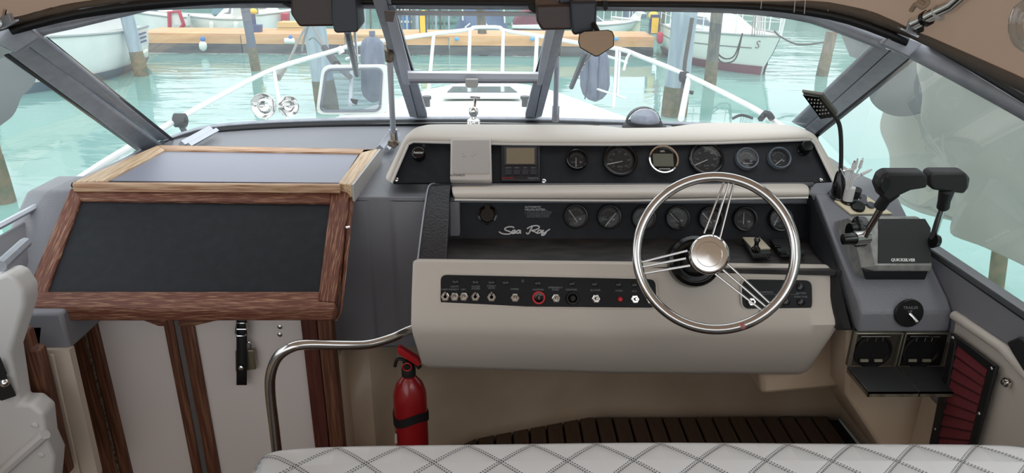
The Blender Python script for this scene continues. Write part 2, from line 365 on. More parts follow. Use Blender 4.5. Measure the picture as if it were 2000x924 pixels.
# centre posts: each of two strips with a groove between
def wq(L, th=.03, off=0): return [wp.hit(x, y, off) for x, y in L], wp.n * -th
def wpost(name, L, m, th=.03, off=0, bv=.003):
    P, v = wq(L, th * .25, off); return B().prism(P, v).out(name, m, fr, bevel=bv * .5)
wpost('centre_post', [(726, -4), (752, -4), (815, 231), (800, 228)], frame, .04, .015)
wpost('centre_post', [(754, -4), (772, 16), (834, 224), (834, 236), (818, 236)], frame, .04, .008)
wpost('centre_post', [(1120, -4), (1097, -4), (1046, 231), (1058, 228)], frame, .04, .015)
wpost('centre_post', [(1095, -4), (1078, 16), (1026, 224), (1026, 236), (1043, 236)], frame, .04, .008)
for L in ([(748, 0), (757, 0), (820, 234), (813, 234)], [(1100, 0), (1091, 0), (1041, 234), (1048, 234)]): wpost('post_groove', L, gasket, .03, .004, 0)
# base strip
bs = [(q[0], q[1] - 2, q[2]) for q in bsL] + [(q[0], q[1] - 2, q[2]) for q in bsR]
mid = [(q[0], q[1] + 5, q[2] - .01) for q in bs]; low = [(q[0], q[1] + 15, q[2] - .02) for q in bs]
strip('base_rail', bs, mid, frame, fr, .025, fwd=-.02); strip('base_gasket', mid, low, gasket, fr, .03, fwd=-.03)

# opening vent in the centre pane
vf = thing('vent_frame', 'silver opening vent frame with a white latch in the centre windscreen', 'window vent', wp.hit(925, 160))
def vq(name, L, m, th=.02, off=.03, bv=.002):
    P, v = wq(L, th * .25, off); return B().prism(P, v).out(name, m, vf, bevel=bv * .5)
vq('side_bar', [(752, 26), (772, 26), (805, 150), (800, 167), (787, 165)], alu)
vq('side_bar', [(1092, 26), (1073, 26), (1049, 150), (1050, 167), (1059, 166)], alu)
vq('hinge_block', [(750, 24), (772, 24), (768, 44), (752, 42)], mat('bronze_plastic', (110, 92, 88), .4), .012, .045)
vq('top_bar', [(757, 24), (1085, 27), (1085, 33), (757, 30)], alu)
vq('pane_gasket', [(770, 30), (774, 30), (809, 143), (804, 143)], gasket, .015, .02)
vq('pane_gasket', [(1080, 30), (1084, 30), (1050, 143), (1045, 143)], gasket, .015, .02)
vq('bottom_bar', [(796, 143), (1052, 145), (1051, 154), (797, 154)], mat('pale_aluminium', (226, 230, 240), .35, .2), .03, .05)
vq('bottom_bar_lip', [(797, 154.5), (1051, 155), (1051, 158), (797, 158)], alu, .03, .05)
vq('bottom_seal', [(800, 158.5), (1049, 159), (1048, 163), (801, 163)], greyd, .03, .04)
vq('latch', [(909, 156), (934, 156), (934, 168), (930, 172), (914, 172), (909, 168)], vinyl_w, .02, .065, .004)

# chrome clamp standing at the foot of the centre pane
p0 = PY(925, 236, 2.22); cc = thing('windscreen_clamp', 'small chrome ball and tee handle fastener at the foot of the centre windscreen', 'fastener', p0)
Mv = Matrix.Translation(p0)
k = (PY(926, 236, 2.22) - p0).length
B().lathe(Mv, [(13 * k, -.03), (13 * k, 0), (12 * k, 2 * k), (7 * k, 5 * k), (6 * k, 9 * k), (9 * k, 14 * k), (9.5 * k, 20 * k), (7 * k, 26 * k), (3 * k, 28 * k), (2 * k, 29 * k)]).out('base', chrome, cc)
B().tube([p0 + V((2 * k, 0, 27 * k)), p0 + V((4 * k, 0, 45 * k))], [2.4 * k, 3.2 * k]).out('stem', chrome, cc)
B().tube([p0 + V((-6 * k, 0, 47 * k)), p0 + V((13 * k, 0, 46 * k))], [3 * k, 3 * k]).out('tee_handle', chrome, cc)

# ---- canopy
cpath = [V((-1.16, .55, 1.25)), PY(-200, 165, 1.2), PY(-30, 68, 1.48)] + pts([(30, 50, 1.53), (162, 15, 1.61), (325, -5, 1.67), (500, -8, 1.72), (740, -3, 1.76), (1100, 1, 1.76), (1167, 3, 1.75), (1403, 4, 1.70), (1544, 11, 1.65), (1650, 28, 1.60), (1770, 68, 1.52), (2010, 183, 1.2)]) + [V((1.03, .75, 1.21))]
cp0 = resample(cpath, 90)
hem = resample([V((-1.15, .55, 1.29)), PY(-200, 135, 1.17), PY(-40, 35, 1.46)] + pts([(20, 35, 1.51), (120, 10, 1.60), (240, -8, 1.64), (340, -8, 1.67), (500, -9, 1.71), (740, -4, 1.75), (1100, 0, 1.75), (1167, 2, 1.74), (1403, 3, 1.69), (1550, 2, 1.64), (1600, 0, 1.62), (1700, 20, 1.57), (1790, 60, 1.48), (2010, 157, 1.18)]) + [V((1.02, .75, 1.25))], 90)
cn = thing('canopy', 'tan fabric canopy stretched from the windscreen header over the cockpit', 'canopy', (0, .8, 1.6))
B().loft([cp0, hem]).out('hem', canvasd, cn, solid=.006)
Cc = V((0, -2.0, 0)); rows = [hem]
cen = V((XC, -1.9, 0))
for s, z in ((.985, 1.56), (.95, 1.68), (.88, 1.83), (.75, 1.95), (.55, 2.03), (.3, 2.07), (.05, 2.08)):
    r_ = []
    for i, p in enumerate(hem):
        q = cen + (V((p.x, p.y, 0)) - cen) * s; zz = max(p.z + (z - 1.5) * (2.08 - p.z) / .58, p.z)
        if s > .7: zz += .006 * math.sin(i * 1.3 + s * 30) + .004 * math.sin(i * .47)
        r_.append(V((q.x, q.y, zz)))
    rows.append(r_)
B().loft(rows).out('fabric', canvas, cn, sub=1, smooth=180)
# stitched seam loops hanging from hem
# chrome hood bow with bracket at the right corner
hb = thing('canopy_bow', 'chrome canopy bow tube with bracket at the top right corner of the windscreen', 'tube frame', PY(1780, 90, 1.5))
B().tube([PY(1786, 46, 1.44), PY(1862, 8, 1.36), PY(1940, -60, 1.25), V((.9, .6, 1.85)), V((.5, .4, 2.0)), V((0, .3, 2.04)), V((-.6, .4, 2.0)), V((-1.0, .6, 1.8)), PY(-60, 0, 1.36), PY(-10, 45, 1.44)], .0125, 14).out('tube', chrome, hb)
for a_, c_ in (((1806, 38, 1.42), (1813, 34, 1.412)), ((1829, 27, 1.395), (1836, 23, 1.39))):
    B().tube([PY(*a_), PY(*c_)], .0155, 14).out('clip', blk_gloss if a_[0] < 1810 else vinyl_w, hb)
B().prism(pts([(1782, 34, 1.46), (1786, 60, 1.46), (1793, 69, 1.46), (1770, 62, 1.46), (1776, 40, 1.46)]), (.004, .012, 0)).out('bracket', alu, hb, bevel=.001)
B().prism(pts([(1760, 54, 1.475), (1796, 70, 1.465), (1793, 74, 1.465), (1758, 57, 1.475)]), (.01, .03, 0)).out('bracket_base', alu, hb)
B().prism(pts([(1790, 40, 1.44), (1806, 36, 1.44), (1806, 62, 1.44), (1794, 66, 1.44)]), (.0, .02, 0)).out('bolt_block', blk_rub, hb, bevel=.003)
hb2 = thing('canopy_bow_bracket', 'bright metal canopy bracket in the top left corner of the windscreen', 'bracket', PY(10, 50, 1.5))
B().prism(pts([(4, 28, 1.46), (16, 26, 1.46), (22, 42, 1.46), (30, 38, 1.46), (30, 42, 1.46), (0, 58, 1.46), (-8, 52, 1.46)]), (0, .012, 0)).out('plate', alu, hb2, bevel=.001)
B().tube([PY(8, 28, 1.45), PY(11, 18, 1.45)], .004).out('bolt', chrome, hb2)
# clear rolled vinyl at far right
b = B(); b.tube(sm([PY(2010, 2, 1.1), PY(1986, 18, 1.1), PY(1978, 50, 1.1), PY(1984, 80, 1.1), PY(2008, 98, 1.1)], 6), .006, 8); b.tube(sm([PY(2014, 14, 1.1), PY(1996, 26, 1.1), PY(1990, 50, 1.1), PY(1996, 72, 1.1), PY(2012, 84, 1.1)], 6), .005, 8)
b.solo('rolled_vinyl_strip', glass('clear_vinyl', (.85, .83, .82), .3, .25), 'clear plastic roll curling from the tan canvas at the upper right', 'plastic roll')
# cord tied on the bow
b = B(); b.tube(sm([PY(1780, 20, 1.44), PY(1790, 8, 1.42), PY(1802, 14, 1.41), PY(1812, 4, 1.41), PY(1800, -6, 1.41)], 6), .005, 8); b.sph(PY(1800, 6, 1.42), .010)
b.solo('tied_cord', mat('tan_cord', (170, 150, 130), .9), 'knotted tan cord beside the chrome canopy tube', 'cord')
for i, (x, y0, y1) in enumerate([(1486, -2, 17), (1551, 0, 24), (1571, 0, 27), (1616, 8, 36)]):
    B().tube([PY(x + 2, y0, 1.62), PY(x, y1, 1.60)], .0009, 5).solo('loose_thread', white_l, ['pale loose thread hanging alone over the header of the right windscreen', 'left one of the close pair of threads on the right header', 'right one of the close pair of threads on the right header', 'rightmost thread, nearest the right corner post'][i], 'thread')

# ---- dashboard moulding
def zd(y): return 1.0 + .006 * (y - 1.75) / .85
db = thing('dashboard', 'speckled grey moulded dashboard under the windscreen', 'dashboard', (XC, 2.0, .6))
base = resample(sm(pts(bsL + bsR)), 40)
base = [V((p.x, min(p.y, 2.66), zd(p.y))) for p in base]
front = resample([V((-1.19, 1.752, 1.0)), V((1.06, 1.752, 1.0))], 40)
rowsd = [[V((p.x, p.y, .4)) for p in front], front, [a.lerp(c, .02) + V((0, 0, .0)) for a, c in zip(front, base)], [a.lerp(c, .5) for a, c in zip(front, base)], base, [p + V((0, .05, -.05)) for p in base]]
rowsd[0] = [V((p.x, 1.752, .563)) for p in front]
b = B(); b.loft(rowsd[1:]); b.out('dash_top', grey, db, solid=.012, smooth=40)
# front face of the moulding between companionway hatch and helm, with shallow flutes
prof = [(-.50, 1.745), (-.345, 1.745), (-.335, 1.752), (-.285, 1.752), (-.27, 1.742), (-.10, 1.742), (-.1, 1.80)]
b = B(); b.loft([[V((x, y, z)) for x, y in prof] for z in (.565, 1.0)]); b.poly([V((-.50, 1.745, .565)), V((-.1, 1.742, .565)), V((-.1, 1.95, .565)), V((-.5, 1.95, .565))])
b.out('front_face', greyd, db, bevel=.004)
# raised rim beside the hatch
B().prism([PZ(684, 392, 1.0), PZ(705, 385, 1.0), PZ(770, 300, 1.0), PZ(758, 296, 1.0)], (0, 0, .006)).out('rim', grey, db, bevel=.003)
# pod plinth behind the instrument pod that carries the compass
x0 = PY(835, 240, 2.0).x; x1 = PY(1560, 240, 2.0).x
B().prism([(x0, 1.93, 1.0), (x0, 1.98, 1.075), (x0, 2.2, 1.07), (x0, 2.32, 1.01)], (x1 - x0, 0, 0)).out('plinth', grey, db, bevel=.01)
xa0 = PY(1172, 243, 2.05).x; xa1 = PY(1342, 243, 2.05).x
B().prism([(xa0, 1.93, 1.0), (xa0, 1.99, 1.103), (xa0, 2.19, 1.106), (xa0, 2.26, 1.02)], (xa1 - xa0, 0, 0)).out('compass_plinth', grey, db, bevel=.02, seg=4)
# sloped shoulder left of the hatch and box under it
B().prism([(-1.22, 1.76, 1.02), (-1.22, 1.44, .80), (-1.22, 1.44, .70), (-1.22, 1.9, .70), (-1.22, 1.9, 1.02)], (.125, 0, 0)).out('left_shoulder', grey, db, bevel=.012)
a = PY(60, 640, 1.42); c = PY(133, 688, 1.42)
B().box((-1.12, 1.43, c.z), (c.x, 1.60, .84)).out('left_block', greyd, db, bevel=.008)
B().prism(pts([(50, 640, 1.43), (80, 640, 1.43), (76, 684, 1.43), (58, 660, 1.43)]), (0, .1, 0)).out('left_block', greyd, db)
# aluminium sliding rails for the hatch
for L, lab in (([(355, 282, 2.26), (410, 252, 2.52)], 'left'), ([(742, 290, 2.26), (764, 258, 2.45)], 'right')):
    b = B(); P = [PZ(L[0][0], L[0][1], 1.03), PZ(L[1][0], L[1][1], 1.04)]
    b.tube(P, .012, 4); b.tube([p + V((.022, 0, -.004)) for p in P], .009, 4)
    b.solo('hatch_rail', alu, lab + ' bright aluminium slide rail behind the companionway hatch', 'rail')

# ---- coamings (side walls)
# right
wr = B(); wr.prism([(1.09, -.4, .945), (1.09, -.4, .60), (1.06, -.4, .60), (1.047, -.4, .86), (1.052, -.4, .945)], (0, 2.75, 0)); wr.box((1.06, -1.6, .6), (1.09, -.38, .94)); wr.struct('wall_right', greyd, 'grey moulded coaming under the right side window', bevel=.01)
B().tube([V((1.035, -.4, .948)), V((1.035, 1.25, .948)), V((1.03, 1.57, .95)), V((1.02, 2.25, 1.03))], .007, 6).struct('trim_1', gasket, 'black gasket along the right sill')
B().box((1.06, -1.6, 0), (1.085, 1.5, .60)).struct('wall_right_lower', beige, 'beige lower side of the cockpit on the right')
wl = B(); wl.prism([(-1.19, -.4, .97), (-1.19, -.4, .60), (-1.12, -.4, .60), (-1.12, -.4, .83), (-1.135, -.4, .90)], (0, 2.2, 0)); wl.box((-1.19, -1.6, .6), (-1.15, -.38, .95)); wl.struct('wall_left', greyd, 'grey moulded coaming under the left side window', bevel=.01)
B().tube([V((-1.19, -.4, .975)), V((-1.19, 1.55, .985)), V((-1.15, 2.25, 1.0))], .008, 6).struct('trim_2', alu, 'thin bright rail along the left sill')
B().box((-1.15, -1.6, 0), (-1.105, 1.62, .72)).struct('wall_left_lower', beige, 'beige lower side of the cockpit on the left')
B().tube([PY(0, 520, 1.3), PY(50, 474, 1.46)], .012, 8).struct('trim_3', frame, 'pale ledge on the left coaming')

# ---- bulkheads
wf = B()
# plan polyline from right of the companionway doors round behind the helm
A0 = PZ(655, 700, .52); 
plan = [V((-.445, 1.61, 0)), V((-.44, 1.765, 0)), V((-.375, 1.765, 0)), V((-.315, 1.87, 0)), PZ(930, 866, 0), PZ(1172, 820, 0), PZ(1640, 820, 0), V((PZ(1645, 820, 0).x + .01, 1.5, 0))]
hz = lambda h: [V((p.x, p.y, h)) for p in plan]
back = [p + V((0, .03, 0)) for p in plan]
wf.loft([hz(0), [p + V((0, .012, .06)) for p in plan], [V((p.x, p.y + .02, .12)) for p in plan], [V((p.x, p.y + .02, .556)) for p in plan]])
wf.struct('wall_front', beige, 'beige moulded bulkhead below the helm', solid=.01, smooth=25)
# footwell step and cabinet box on the right
B().prism([PY(x, y, 1.56) for x, y in ((1482, 700), (1560, 700), (1628, 620), (1670, 620), (1660, 758), (1486, 773))], (0, .45, 0)).struct('trim_4', beige, 'beige moulded box under the right console', bevel=.015)
b = B(); b.prism([PY(x, y, 1.47) for x, y in ((1656, 640), (1870, 640), (1862, 1000), (1800, 1000), (1652, 772))], (0, .5, 0)); b.struct('trim_5', beige, 'beige cabinet side under the flip lid boxes', bevel=.01)

# ---- teak floor
B().box((-1.2, -1.65, .0), (1.09, -1.55, .95)).struct('wall_back', beige, 'unseen beige transom bulkhead added behind the cockpit to block low light')  # out of view, added to keep low light off the floor
fl = B().box((-1.3, -1.6, -.05), (1.32, 2.3, 0)).struct('floor', mat('black_caulking', (18, 17, 17), .7), 'teak slatted cockpit floor with dark gaps')
x = -.62; i = 0
src = None
while x < 1.22:
    if src is None:
        src = B().box((0, .5, 0), (.0545, 2.16, .02)).out('floor_slat', slat_m, fl, bevel=.003); mesh0 = src.data; o = src
    else:
        o = src.copy(); link(o); o.parent = fl
    # clip slats in front of the diagonal wall by length: scale along y
    yend = 2.16 if x > .17 else max(1.6, 2.16 + (x - .17) * .32)
    o.location = V((x + .027, (0.5 + yend) / 2, .011)) - WL['floor']; o.scale = (1, (yend - .5) / 1.66, 1)
    x += .0615

# ---- companionway doors
zt = .80
def dr(x0, x1, z0, z1, y0, th, name, m, parent, **k): return B().box((x0, y0, z0), (x1, y0 + th, z1)).out(name, m, parent, **k)
def xat(px, py, y): return PY(px, py, y).x
yD = 1.60
xs = [xat(125, 632, yD), xat(160, 632, yD), xat(172, 632, yD), xat(318, 632, yD), xat(338, 632, yD), xat(350, 632, yD), xat(376, 632, yD), xat(588, 640, yD), xat(622, 640, yD), xat(650, 640, yD)]
d1 = B().box((xs[0], yD, 0), (xs[1], yD + .03, zt)).struct('trim_6', teak_z, 'teak post left of the folding door', bevel=.004)
dA = B().box((xs[2] + .01, yD + .012, 0), (xs[4], yD + .03, zt)).struct('door_1', doorw, 'left leaf of the white folding companionway door')
dr(xs[1] + .004, xs[2] + .018, 0, zt, yD, .028, 'door_stile', teak_z, dA, bevel=.003)
dr(xs[3], xs[4], 0, zt, yD, .028, 'door_stile', teak_z, dA, bevel=.003)
B().tube([V((xs[1] + .004, yD - .003, z)) for z in (0, zt)], .0035, 8).out('piano_hinge', rusty, dA)
dB = B().box((xs[5], yD + .012, 0), (xs[7], yD + .03, zt)).struct('door_2', doorw, 'right leaf of the white folding companionway door')
dr(xs[5], xs[6], 0, zt, yD, .028, 'door_stile', teak_z, dB, bevel=.003)
dr(xs[4], xs[5], 0, zt, yD + .006, .02, 'piano_hinge', mat('white_hinge_gap', (120, 118, 118), .4, .5), dB)
B().box((xs[7], yD, 0), (xs[8] - .004, yD + .03, zt)).struct('trim_7', mat('red_dark_teak', (74, 34, 28), .45, col2=(96, 50, 40), cscale=1, stretch=(150, 150, 8)), 'reddish teak door jamb beside the right leaf', bevel=.003)
B().box((xs[8], yD - .01, 0), (xs[9], yD + .03, zt)).struct('trim_8', teak_z, 'brown teak post beside the beige bulkhead', bevel=.003)
# arched teak head rails hanging below the hatch
for L, p in (([(265, 620), (322, 620), (322, 637), (310, 637)], dA), ([(348, 620), (450, 620), (372, 638), (348, 637)], dB)):
    B().prism([PY(x, y, yD) for x, y in L], (0, .02, 0)).out('head_rail', teak_x, p)
for y in (638, 653): B().lathe(Matrix.Translation(PY(547, y, yD + .012)) @ Matrix.Rotation(R(90), 4, 'X'), [(.006, 0), (.006, .003), (.003, .005)], 12).out('screw', steel, dB)
# left teak trim
b = B(); P = [(30, 655), (38, 646), (50, 650), (60, 684), (75, 686), (133, 930), (106, 930), (92, 890), (84, 800), (75, 790), (56, 786)]
b.prism([PY(x, y, 1.35) for x, y in P], (0, .03, 0)); b.struct('trim_9', teak_z, 'weathered teak trim at the far lower left', bevel=.004)
cream_l = mat('cream_laminate', (202, 188, 172), .45)
B().prism([PY(60, 684, 1.42), PY(135, 684, 1.42), PY(192, 930, 1.42), PY(110, 930, 1.42)], (0, .02, 0)).struct('wall_left_front', cream_l, 'narrow cream bulkhead left of the folding door')
B().prism([PY(98, 690, 1.415), PY(106, 690, 1.415), PY(160, 930, 1.415), PY(148, 930, 1.415)], (0, -.006, 0)).struct('trim_10', cream_l, 'shallow ridge down the cream bulkhead', bevel=.003)

# strap with buckle, padlock on the door
st = thing('door_strap', 'black webbing strap with a chrome buckle hanging on the right door leaf', 'strap', PY(472, 680, yD - .01))
B().loft([[PY(462, y, yD - q), PY(482, y, yD - q)] for y, q in ((600, .01), (640, .012), (680, .014), (720, .02), (752, .014))]).out('webbing', blk_rub, st, solid=.002)
fo = B(); fo.tube([PY(462, 631, yD - .018), PY(481, 631, yD - .018), PY(483, 652, yD - .018), PY(478, 656, yD - .018), PY(464, 656, yD - .018), PY(460, 650, yD - .018)], .0025, 8, closed=True); fo.tube([PY(462, 643, yD - .016), PY(482, 643, yD - .016)], .0025, 8); fo.out('buckle', chrome, st)
B().lathe(Matrix.Translation(PY(471, 719, yD - .025)) @ Matrix.Rotation(R(90), 4, 'X'), [(.007, 0), (.007, .002), (.004, .004)], 14).out('snap_stud', chrome, st)
pl = thing('padlock', 'small brassy padlock partly behind the black strap', 'padlock', PY(483, 705, yD))
B().prism([PY(459, 686, yD - .011), PY(496, 684, yD - .011), PY(500, 722, yD - .011), PY(460, 726, yD - .011)], (0, .01, 0)).out('body', mat('brass_satin', (150, 140, 122), .35, .8), pl, bevel=.002)
B().tube(sm([PY(476, 686, yD - .006), PY(477, 672, yD - .006), PY(484, 668, yD - .006), PY(490, 672, yD - .006), PY(491, 686, yD - .006)], 5), .0025, 8).out('shackle', steel, pl)

# ---- companionway hatch: horizontal lid and sloping front panel
xl, xr = -1.09, -.375
T = V((0, 1.75, 1.04)); Bm = V((0, 1.452, .838))
hp = Pl((0, Bm.y, Bm.z), (0, T.y, T.z))
hd = thing('companionway_hatch', 'sloping companionway hatch board with black panel in a worn teak frame', 'hatch', hp.hit(360, 600))
def hq(name, L, m, th=.03, off=0, bv=.004):
    return B().prism([hp.hit(x, y, off) for x, y in L], hp.n * -th).out(name, m, hd, bevel=bv)
hq('black_panel', [(150, 390), (650, 396), (626, 572), (88, 570)], blk, .012, -.008, 0)
hq('bottom_rail', [(85, 569), (625, 569), (621, 588), (655, 590), (653, 607), (42, 601), (45, 586)], teak_x, .035, .004)
hq('top_rail', [(137, 367), (646, 371), (645, 396), (156, 391)], teak_x, .03)
hq('side_stile', [(137, 367), (157, 368), (157, 391), (90, 569), (84, 588), (44, 588)], teak_y, .03)
hq('side_stile', [(647, 371), (682, 373), (655, 590), (620, 587)], teak_y, .03)
# lower lip of the bottom rail
q0, q1 = hp.hit(42, 601, .004), hp.hit(653, 607, .004)
B().prism([q0, q1, PY(652, 627, 1.455), PY(60, 628, 1.455), PY(44, 622, 1.455)], (0, .03, -.005)).out('front_lip', teak_x, hd, bevel=.006)
B().prism([PY(665, 608, 1.47), PY(682, 380, 1.74), PY(690, 380, 1.745), PY(655, 627, 1.47)], (.004, 0, 0)).out('edge_strip', teak_y, hd)
B().tube([hp.hit(676, 444, .0) + V((0, -.005, 0)), hp.hit(683, 444, 0)], .004, 8).out('catch', chrome, hd)
zl = 1.05
ld = thing('sliding_hatch', 'flat sliding hatch lid, grey panel framed in sun bleached teak', 'hatch', PZ(450, 330, zl))
def lq(name, L, m, th=.022, off=0, bv=.003): return B().prism([PZ(x, y, zl + off) for x, y in L], (0, 0, -th)).out(name, m, ld, bevel=bv)
lidgrey = mat('pale_grey_laminate', (136, 138, 152), .42, bump=.05, bscale=300)
lq('grey_panel', [(320, 291), (702, 299), (664, 357), (196, 353)], lidgrey, .01, -.006, 0)
lq('back_rail', [(308, 283), (738, 291), (708, 298), (320, 292)], teakp_x)
lq('side_rail', [(308, 283), (322, 292), (206, 353), (143, 355)], teakp_y)
lq('side_rail', [(709, 292), (740, 291), (686, 361), (661, 358)], teakp_y, .035)
lq('front_rail', [(143, 355), (665, 358), (664, 362), (140, 359)], teakp_x)
B().prism([PZ(740, 291, zl), PZ(686, 361, zl), PZ(686, 361, zl) + V((0, 0, -.045)), PZ(740, 291, zl) + V((0, 0, -.045))], (.006, 0, 0)).out('side_trim', mat('pale_trim', (176, 172, 168), .4), ld)
B().prism([PY(140, 357, 1.752), PY(668, 362, 1.752), PY(681, 364, 1.752), PY(681, 374, 1.752), PY(140, 367, 1.752), PY(138, 362, 1.752)], (0, .02, 0)).solo('hatch_seal', blk_rub, 'black rubber seal strip between hatch lid and sloping hatch board', 'seal')

# ---- left cushion with strap
lc = thing('left_bolster', 'white padded side bolster at the left edge of the cockpit', 'cushion', (-1.0, 1.2, .6))
L = [(-60, 560), (10, 534), (28, 540), (48, 570), (48, 600), (20, 690), (36, 790), (60, 790), (84, 810), (90, 862), (105, 895), (100, 960), (-60, 960)]
B().prism([PY(x, y, 1.28) for x, y in L], (0, .05, 0)).out('padding', vinyl_w, lc, bevel=.02, seg=4)
B().prism([PY(-5, 700, 1.272), PY(32, 772, 1.272), PY(5, 781, 1.272), PY(-8, 770, 1.272)], (0, -.004, 0)).out('strap', blk_rub, lc)
B().prism([PY(0, 696, 1.27), PY(14, 730, 1.27), PY(-8, 730, 1.27)], (0, -.004, 0)).out('strap', blk_rub, lc)
B().sph(PY(9, 748, 1.262), .009).out('strap_stud', chrome, lc)
for x, y in ((68, 830), (80, 888)): B().lathe(Matrix.Translation(PY(x, y, 1.28)) @ Matrix.Rotation(R(90), 4, 'X'), [(.008, -.004), (.008, .002), (.004, .004)], 14).out('button', vinyl_w, lc)
B().tube([PY(-10, 935, 1.276), PY(40, 890, 1.276), PY(88, 848, 1.276)], .012, 8).out('seam_ridge', vinyl_w, lc)
# ================================================================ INSTRUMENT POD (upper)
pp = Pl((0, 1.80, 1.033), (0, 1.87, 1.123))
pod = thing('instrument_pod', 'upper padded instrument pod with a black gauge panel', 'instrument panel', pp.hit(1180, 355))
def plq(P, parent, name, L, m, th=.01, off=0, bv=0, **k): return B().prism([P.hit(x, y, off) for x, y in L], P.n * -th).out(name, m, parent, bevel=bv, **k)
plq(pp, pod, 'panel', [(768, 357), (800, 279), (1200, 284), (1588, 276), (1626, 356)], blk, .012, .002)
def rowpx(L, d, n=70): return resample([PY(x, y, d if len(q) == 0 else q[0]) for x, y, *q in L], n)
inner = [(767, 358), (801, 279), (1000, 284), (1200, 285), (1400, 282), (1586, 275), (1626, 357)]
i2 = [(764, 357), (799, 276), (1000, 281), (1200, 282), (1400, 279), (1588, 272), (1629, 356)]
r0 = [pp.hit(x, y, .001) for x, y in inner]; r1 = [pp.hit(x, y, .006) for x, y in i2]
fr_ = [(752, 350), (790, 268), (1000, 274), (1200, 275), (1400, 272), (1594, 265), (1636, 352)]
fr2 = [(754, 340), (795, 256), (1000, 262), (1200, 263), (1400, 261), (1592, 256), (1641, 346)]
fr3 = [(765, 328), (812, 245), (1000, 246), (1200, 251), (1400, 244), (1570, 248), (1640, 335)]
bk = [(775, 320), (836, 239), (1000, 236), (1200, 245), (1400, 232), (1545, 241), (1635, 320)]
def rr(L): return resample(L, 70)
wlt = rr(r0)
rows = [rr([pp.hit(x, y, .010) for x, y in fr_])]
rows = [rr(r1), rr([pp.hit(x, y, .022) for x, y in i2]), rr([pp.hit(x, y, .024) for x, y in fr_]), rr([PY(x, y, 1.87) for x, y in fr2]), rr([PY(x, y, 1.95) for x, y in fr3])]
# top back edge with the dip for the compass
bk2 = [(775, 320), (836, 240), (870, 238), (1150, 237), (1195, 241), (1215, 248), (1300, 249), (1325, 243), (1350, 236), (1400, 233), (1480, 233), (1545, 242), (1575, 262), (1635, 320)]
rows.append(rr([PY(x, y, 2.02) for x, y in bk2])); rows.append([p + V((0, .01, -.05)) for p in rows[-1]])
B().loft(rows).out('padding', vinyl, pod, sub=1, smooth=180)
B().tube(rr([pp.hit(x, y, .016) for x, y in i2]), .0045, 8).out('welt', welt, pod)
for x, y in ((774, 351), (1604, 352), (1062, 354)):
    B().lathe(pp.M(pp.hit(x, y, .002)) , [(.006, 0), (.006, .003), (.003, .005)], 12).out('screw', steel, pod)

def wr_(P, x, y, r): return (P.hit(x + r, y) - P.hit(x - r, y)).length / 2
def gauge(P, parent, cx, cy, rpx, kind, needle=None, bright=1, rim=None):
    c = P.hit(cx, cy); r = wr_(P, cx, cy, rpx); M = P.M(c); k = r / rpx
    if (M.to_3x3() @ V((0, 0, 1))).dot(CAM - c) < 0: raise Exception('flip')
    g = B().lathe(M, [(r, -.002), (r, .012), (r * .95, .015), (r * .86, .014), (r * .80, .004), (r * .80, .002)], 40, cap=False).out('gauge', rim or blk_gloss, parent)
    B().lathe(M, [(.0001, .003), (r * .8, .003), (r * .8, .0025)], 32, cap=False).out('dial', dialm, g)
    mm = white_l if bright else dim_l
    tk = B(); nt_ = 34 if kind == 'tach' else 13
    a0, a1 = (R(225), R(-45)) if kind == 'tach' else (R(150), R(30)) if kind != 'arc' else (R(180), R(0))
    for i in range(nt_):
        a = a0 + (a1 - a0) * i / (nt_ - 1); rr_ = r * .7 if kind == 'tach' else r * .62
        big = i % 3 == 0
        L = r * (.12 if big else .07)
        tk.boxm(M @ Matrix.Rotation(a, 4, 'Z') @ Matrix.Translation((rr_ - L / 2, 0, .0045)), (L, r * (.022 if kind == 'tach' else .035), .0006))
    tk.out('tick_marks', dim_l, g)
    if kind == 'tach':
        for i, s in enumerate(('0', '10', '20', '30', '40', '50', '60')):
            a = R(225 - i * 45); text(s, M @ Matrix.Translation((math.cos(a) * r * .5, math.sin(a) * r * .5, .0045)), r * .19, dim_l, g, 'numeral')
        text('RPM', M @ Matrix.Translation((0, -r * .42, .0045)), r * .17, dim_l, g)
        text('x100', M @ Matrix.Translation((0, -r * .58, .0045)), r * .09, dim_l, g)
    elif isinstance(kind, str):
        text(kind, M @ Matrix.Translation((-r * .34, -r * .22, .0045)), r * .2, dim_l, g)
        B().boxm(M @ Matrix.Translation((r * .36, -r * .2, .0045)), (r * .2, r * .14, .0006)).out('symbol', dim_l, g)
        B().boxm(M @ Matrix.Translation((0, -r * .55, .0045)), (r * .26, r * .04, .0006)).out('maker_mark', dim_l, g)
    if needle:
        x0, y0, x1, y1 = needle; p0 = P.hit(x0, y0, .007); p1 = P.hit(x1, y1, .007)
        B().tube([p0, p1], [r * .035, r * .02], 6).out('needle', mm, g)
    B().lathe(M, [(.0001, .011), (r * .86, .0105), (r * .86, .010)], 32, cap=False).out('lens', lens, g)
    return g
gauge(pp, pod, 1126, 314, 21.5, 'TEMP', (1125, 326, 1125, 308))
gauge(pp, pod, 1210, 314, 34, 'tach', (1186, 321, 1216, 315))
gauge(pp, pod, 1378, 312, 34, 'tach', (1354, 324, 1382, 312))
gauge(pp, pod, 1457, 312, 22.5, 'FUEL', (1451, 319, 1470, 319), rim=mat('steel_grey_bezel', (84, 92, 100), .3))
gauge(pp, pod, 1520, 311, 22.5, 'OIL', (1515, 321, 1528, 311), rim=MATS['steel_grey_bezel'])
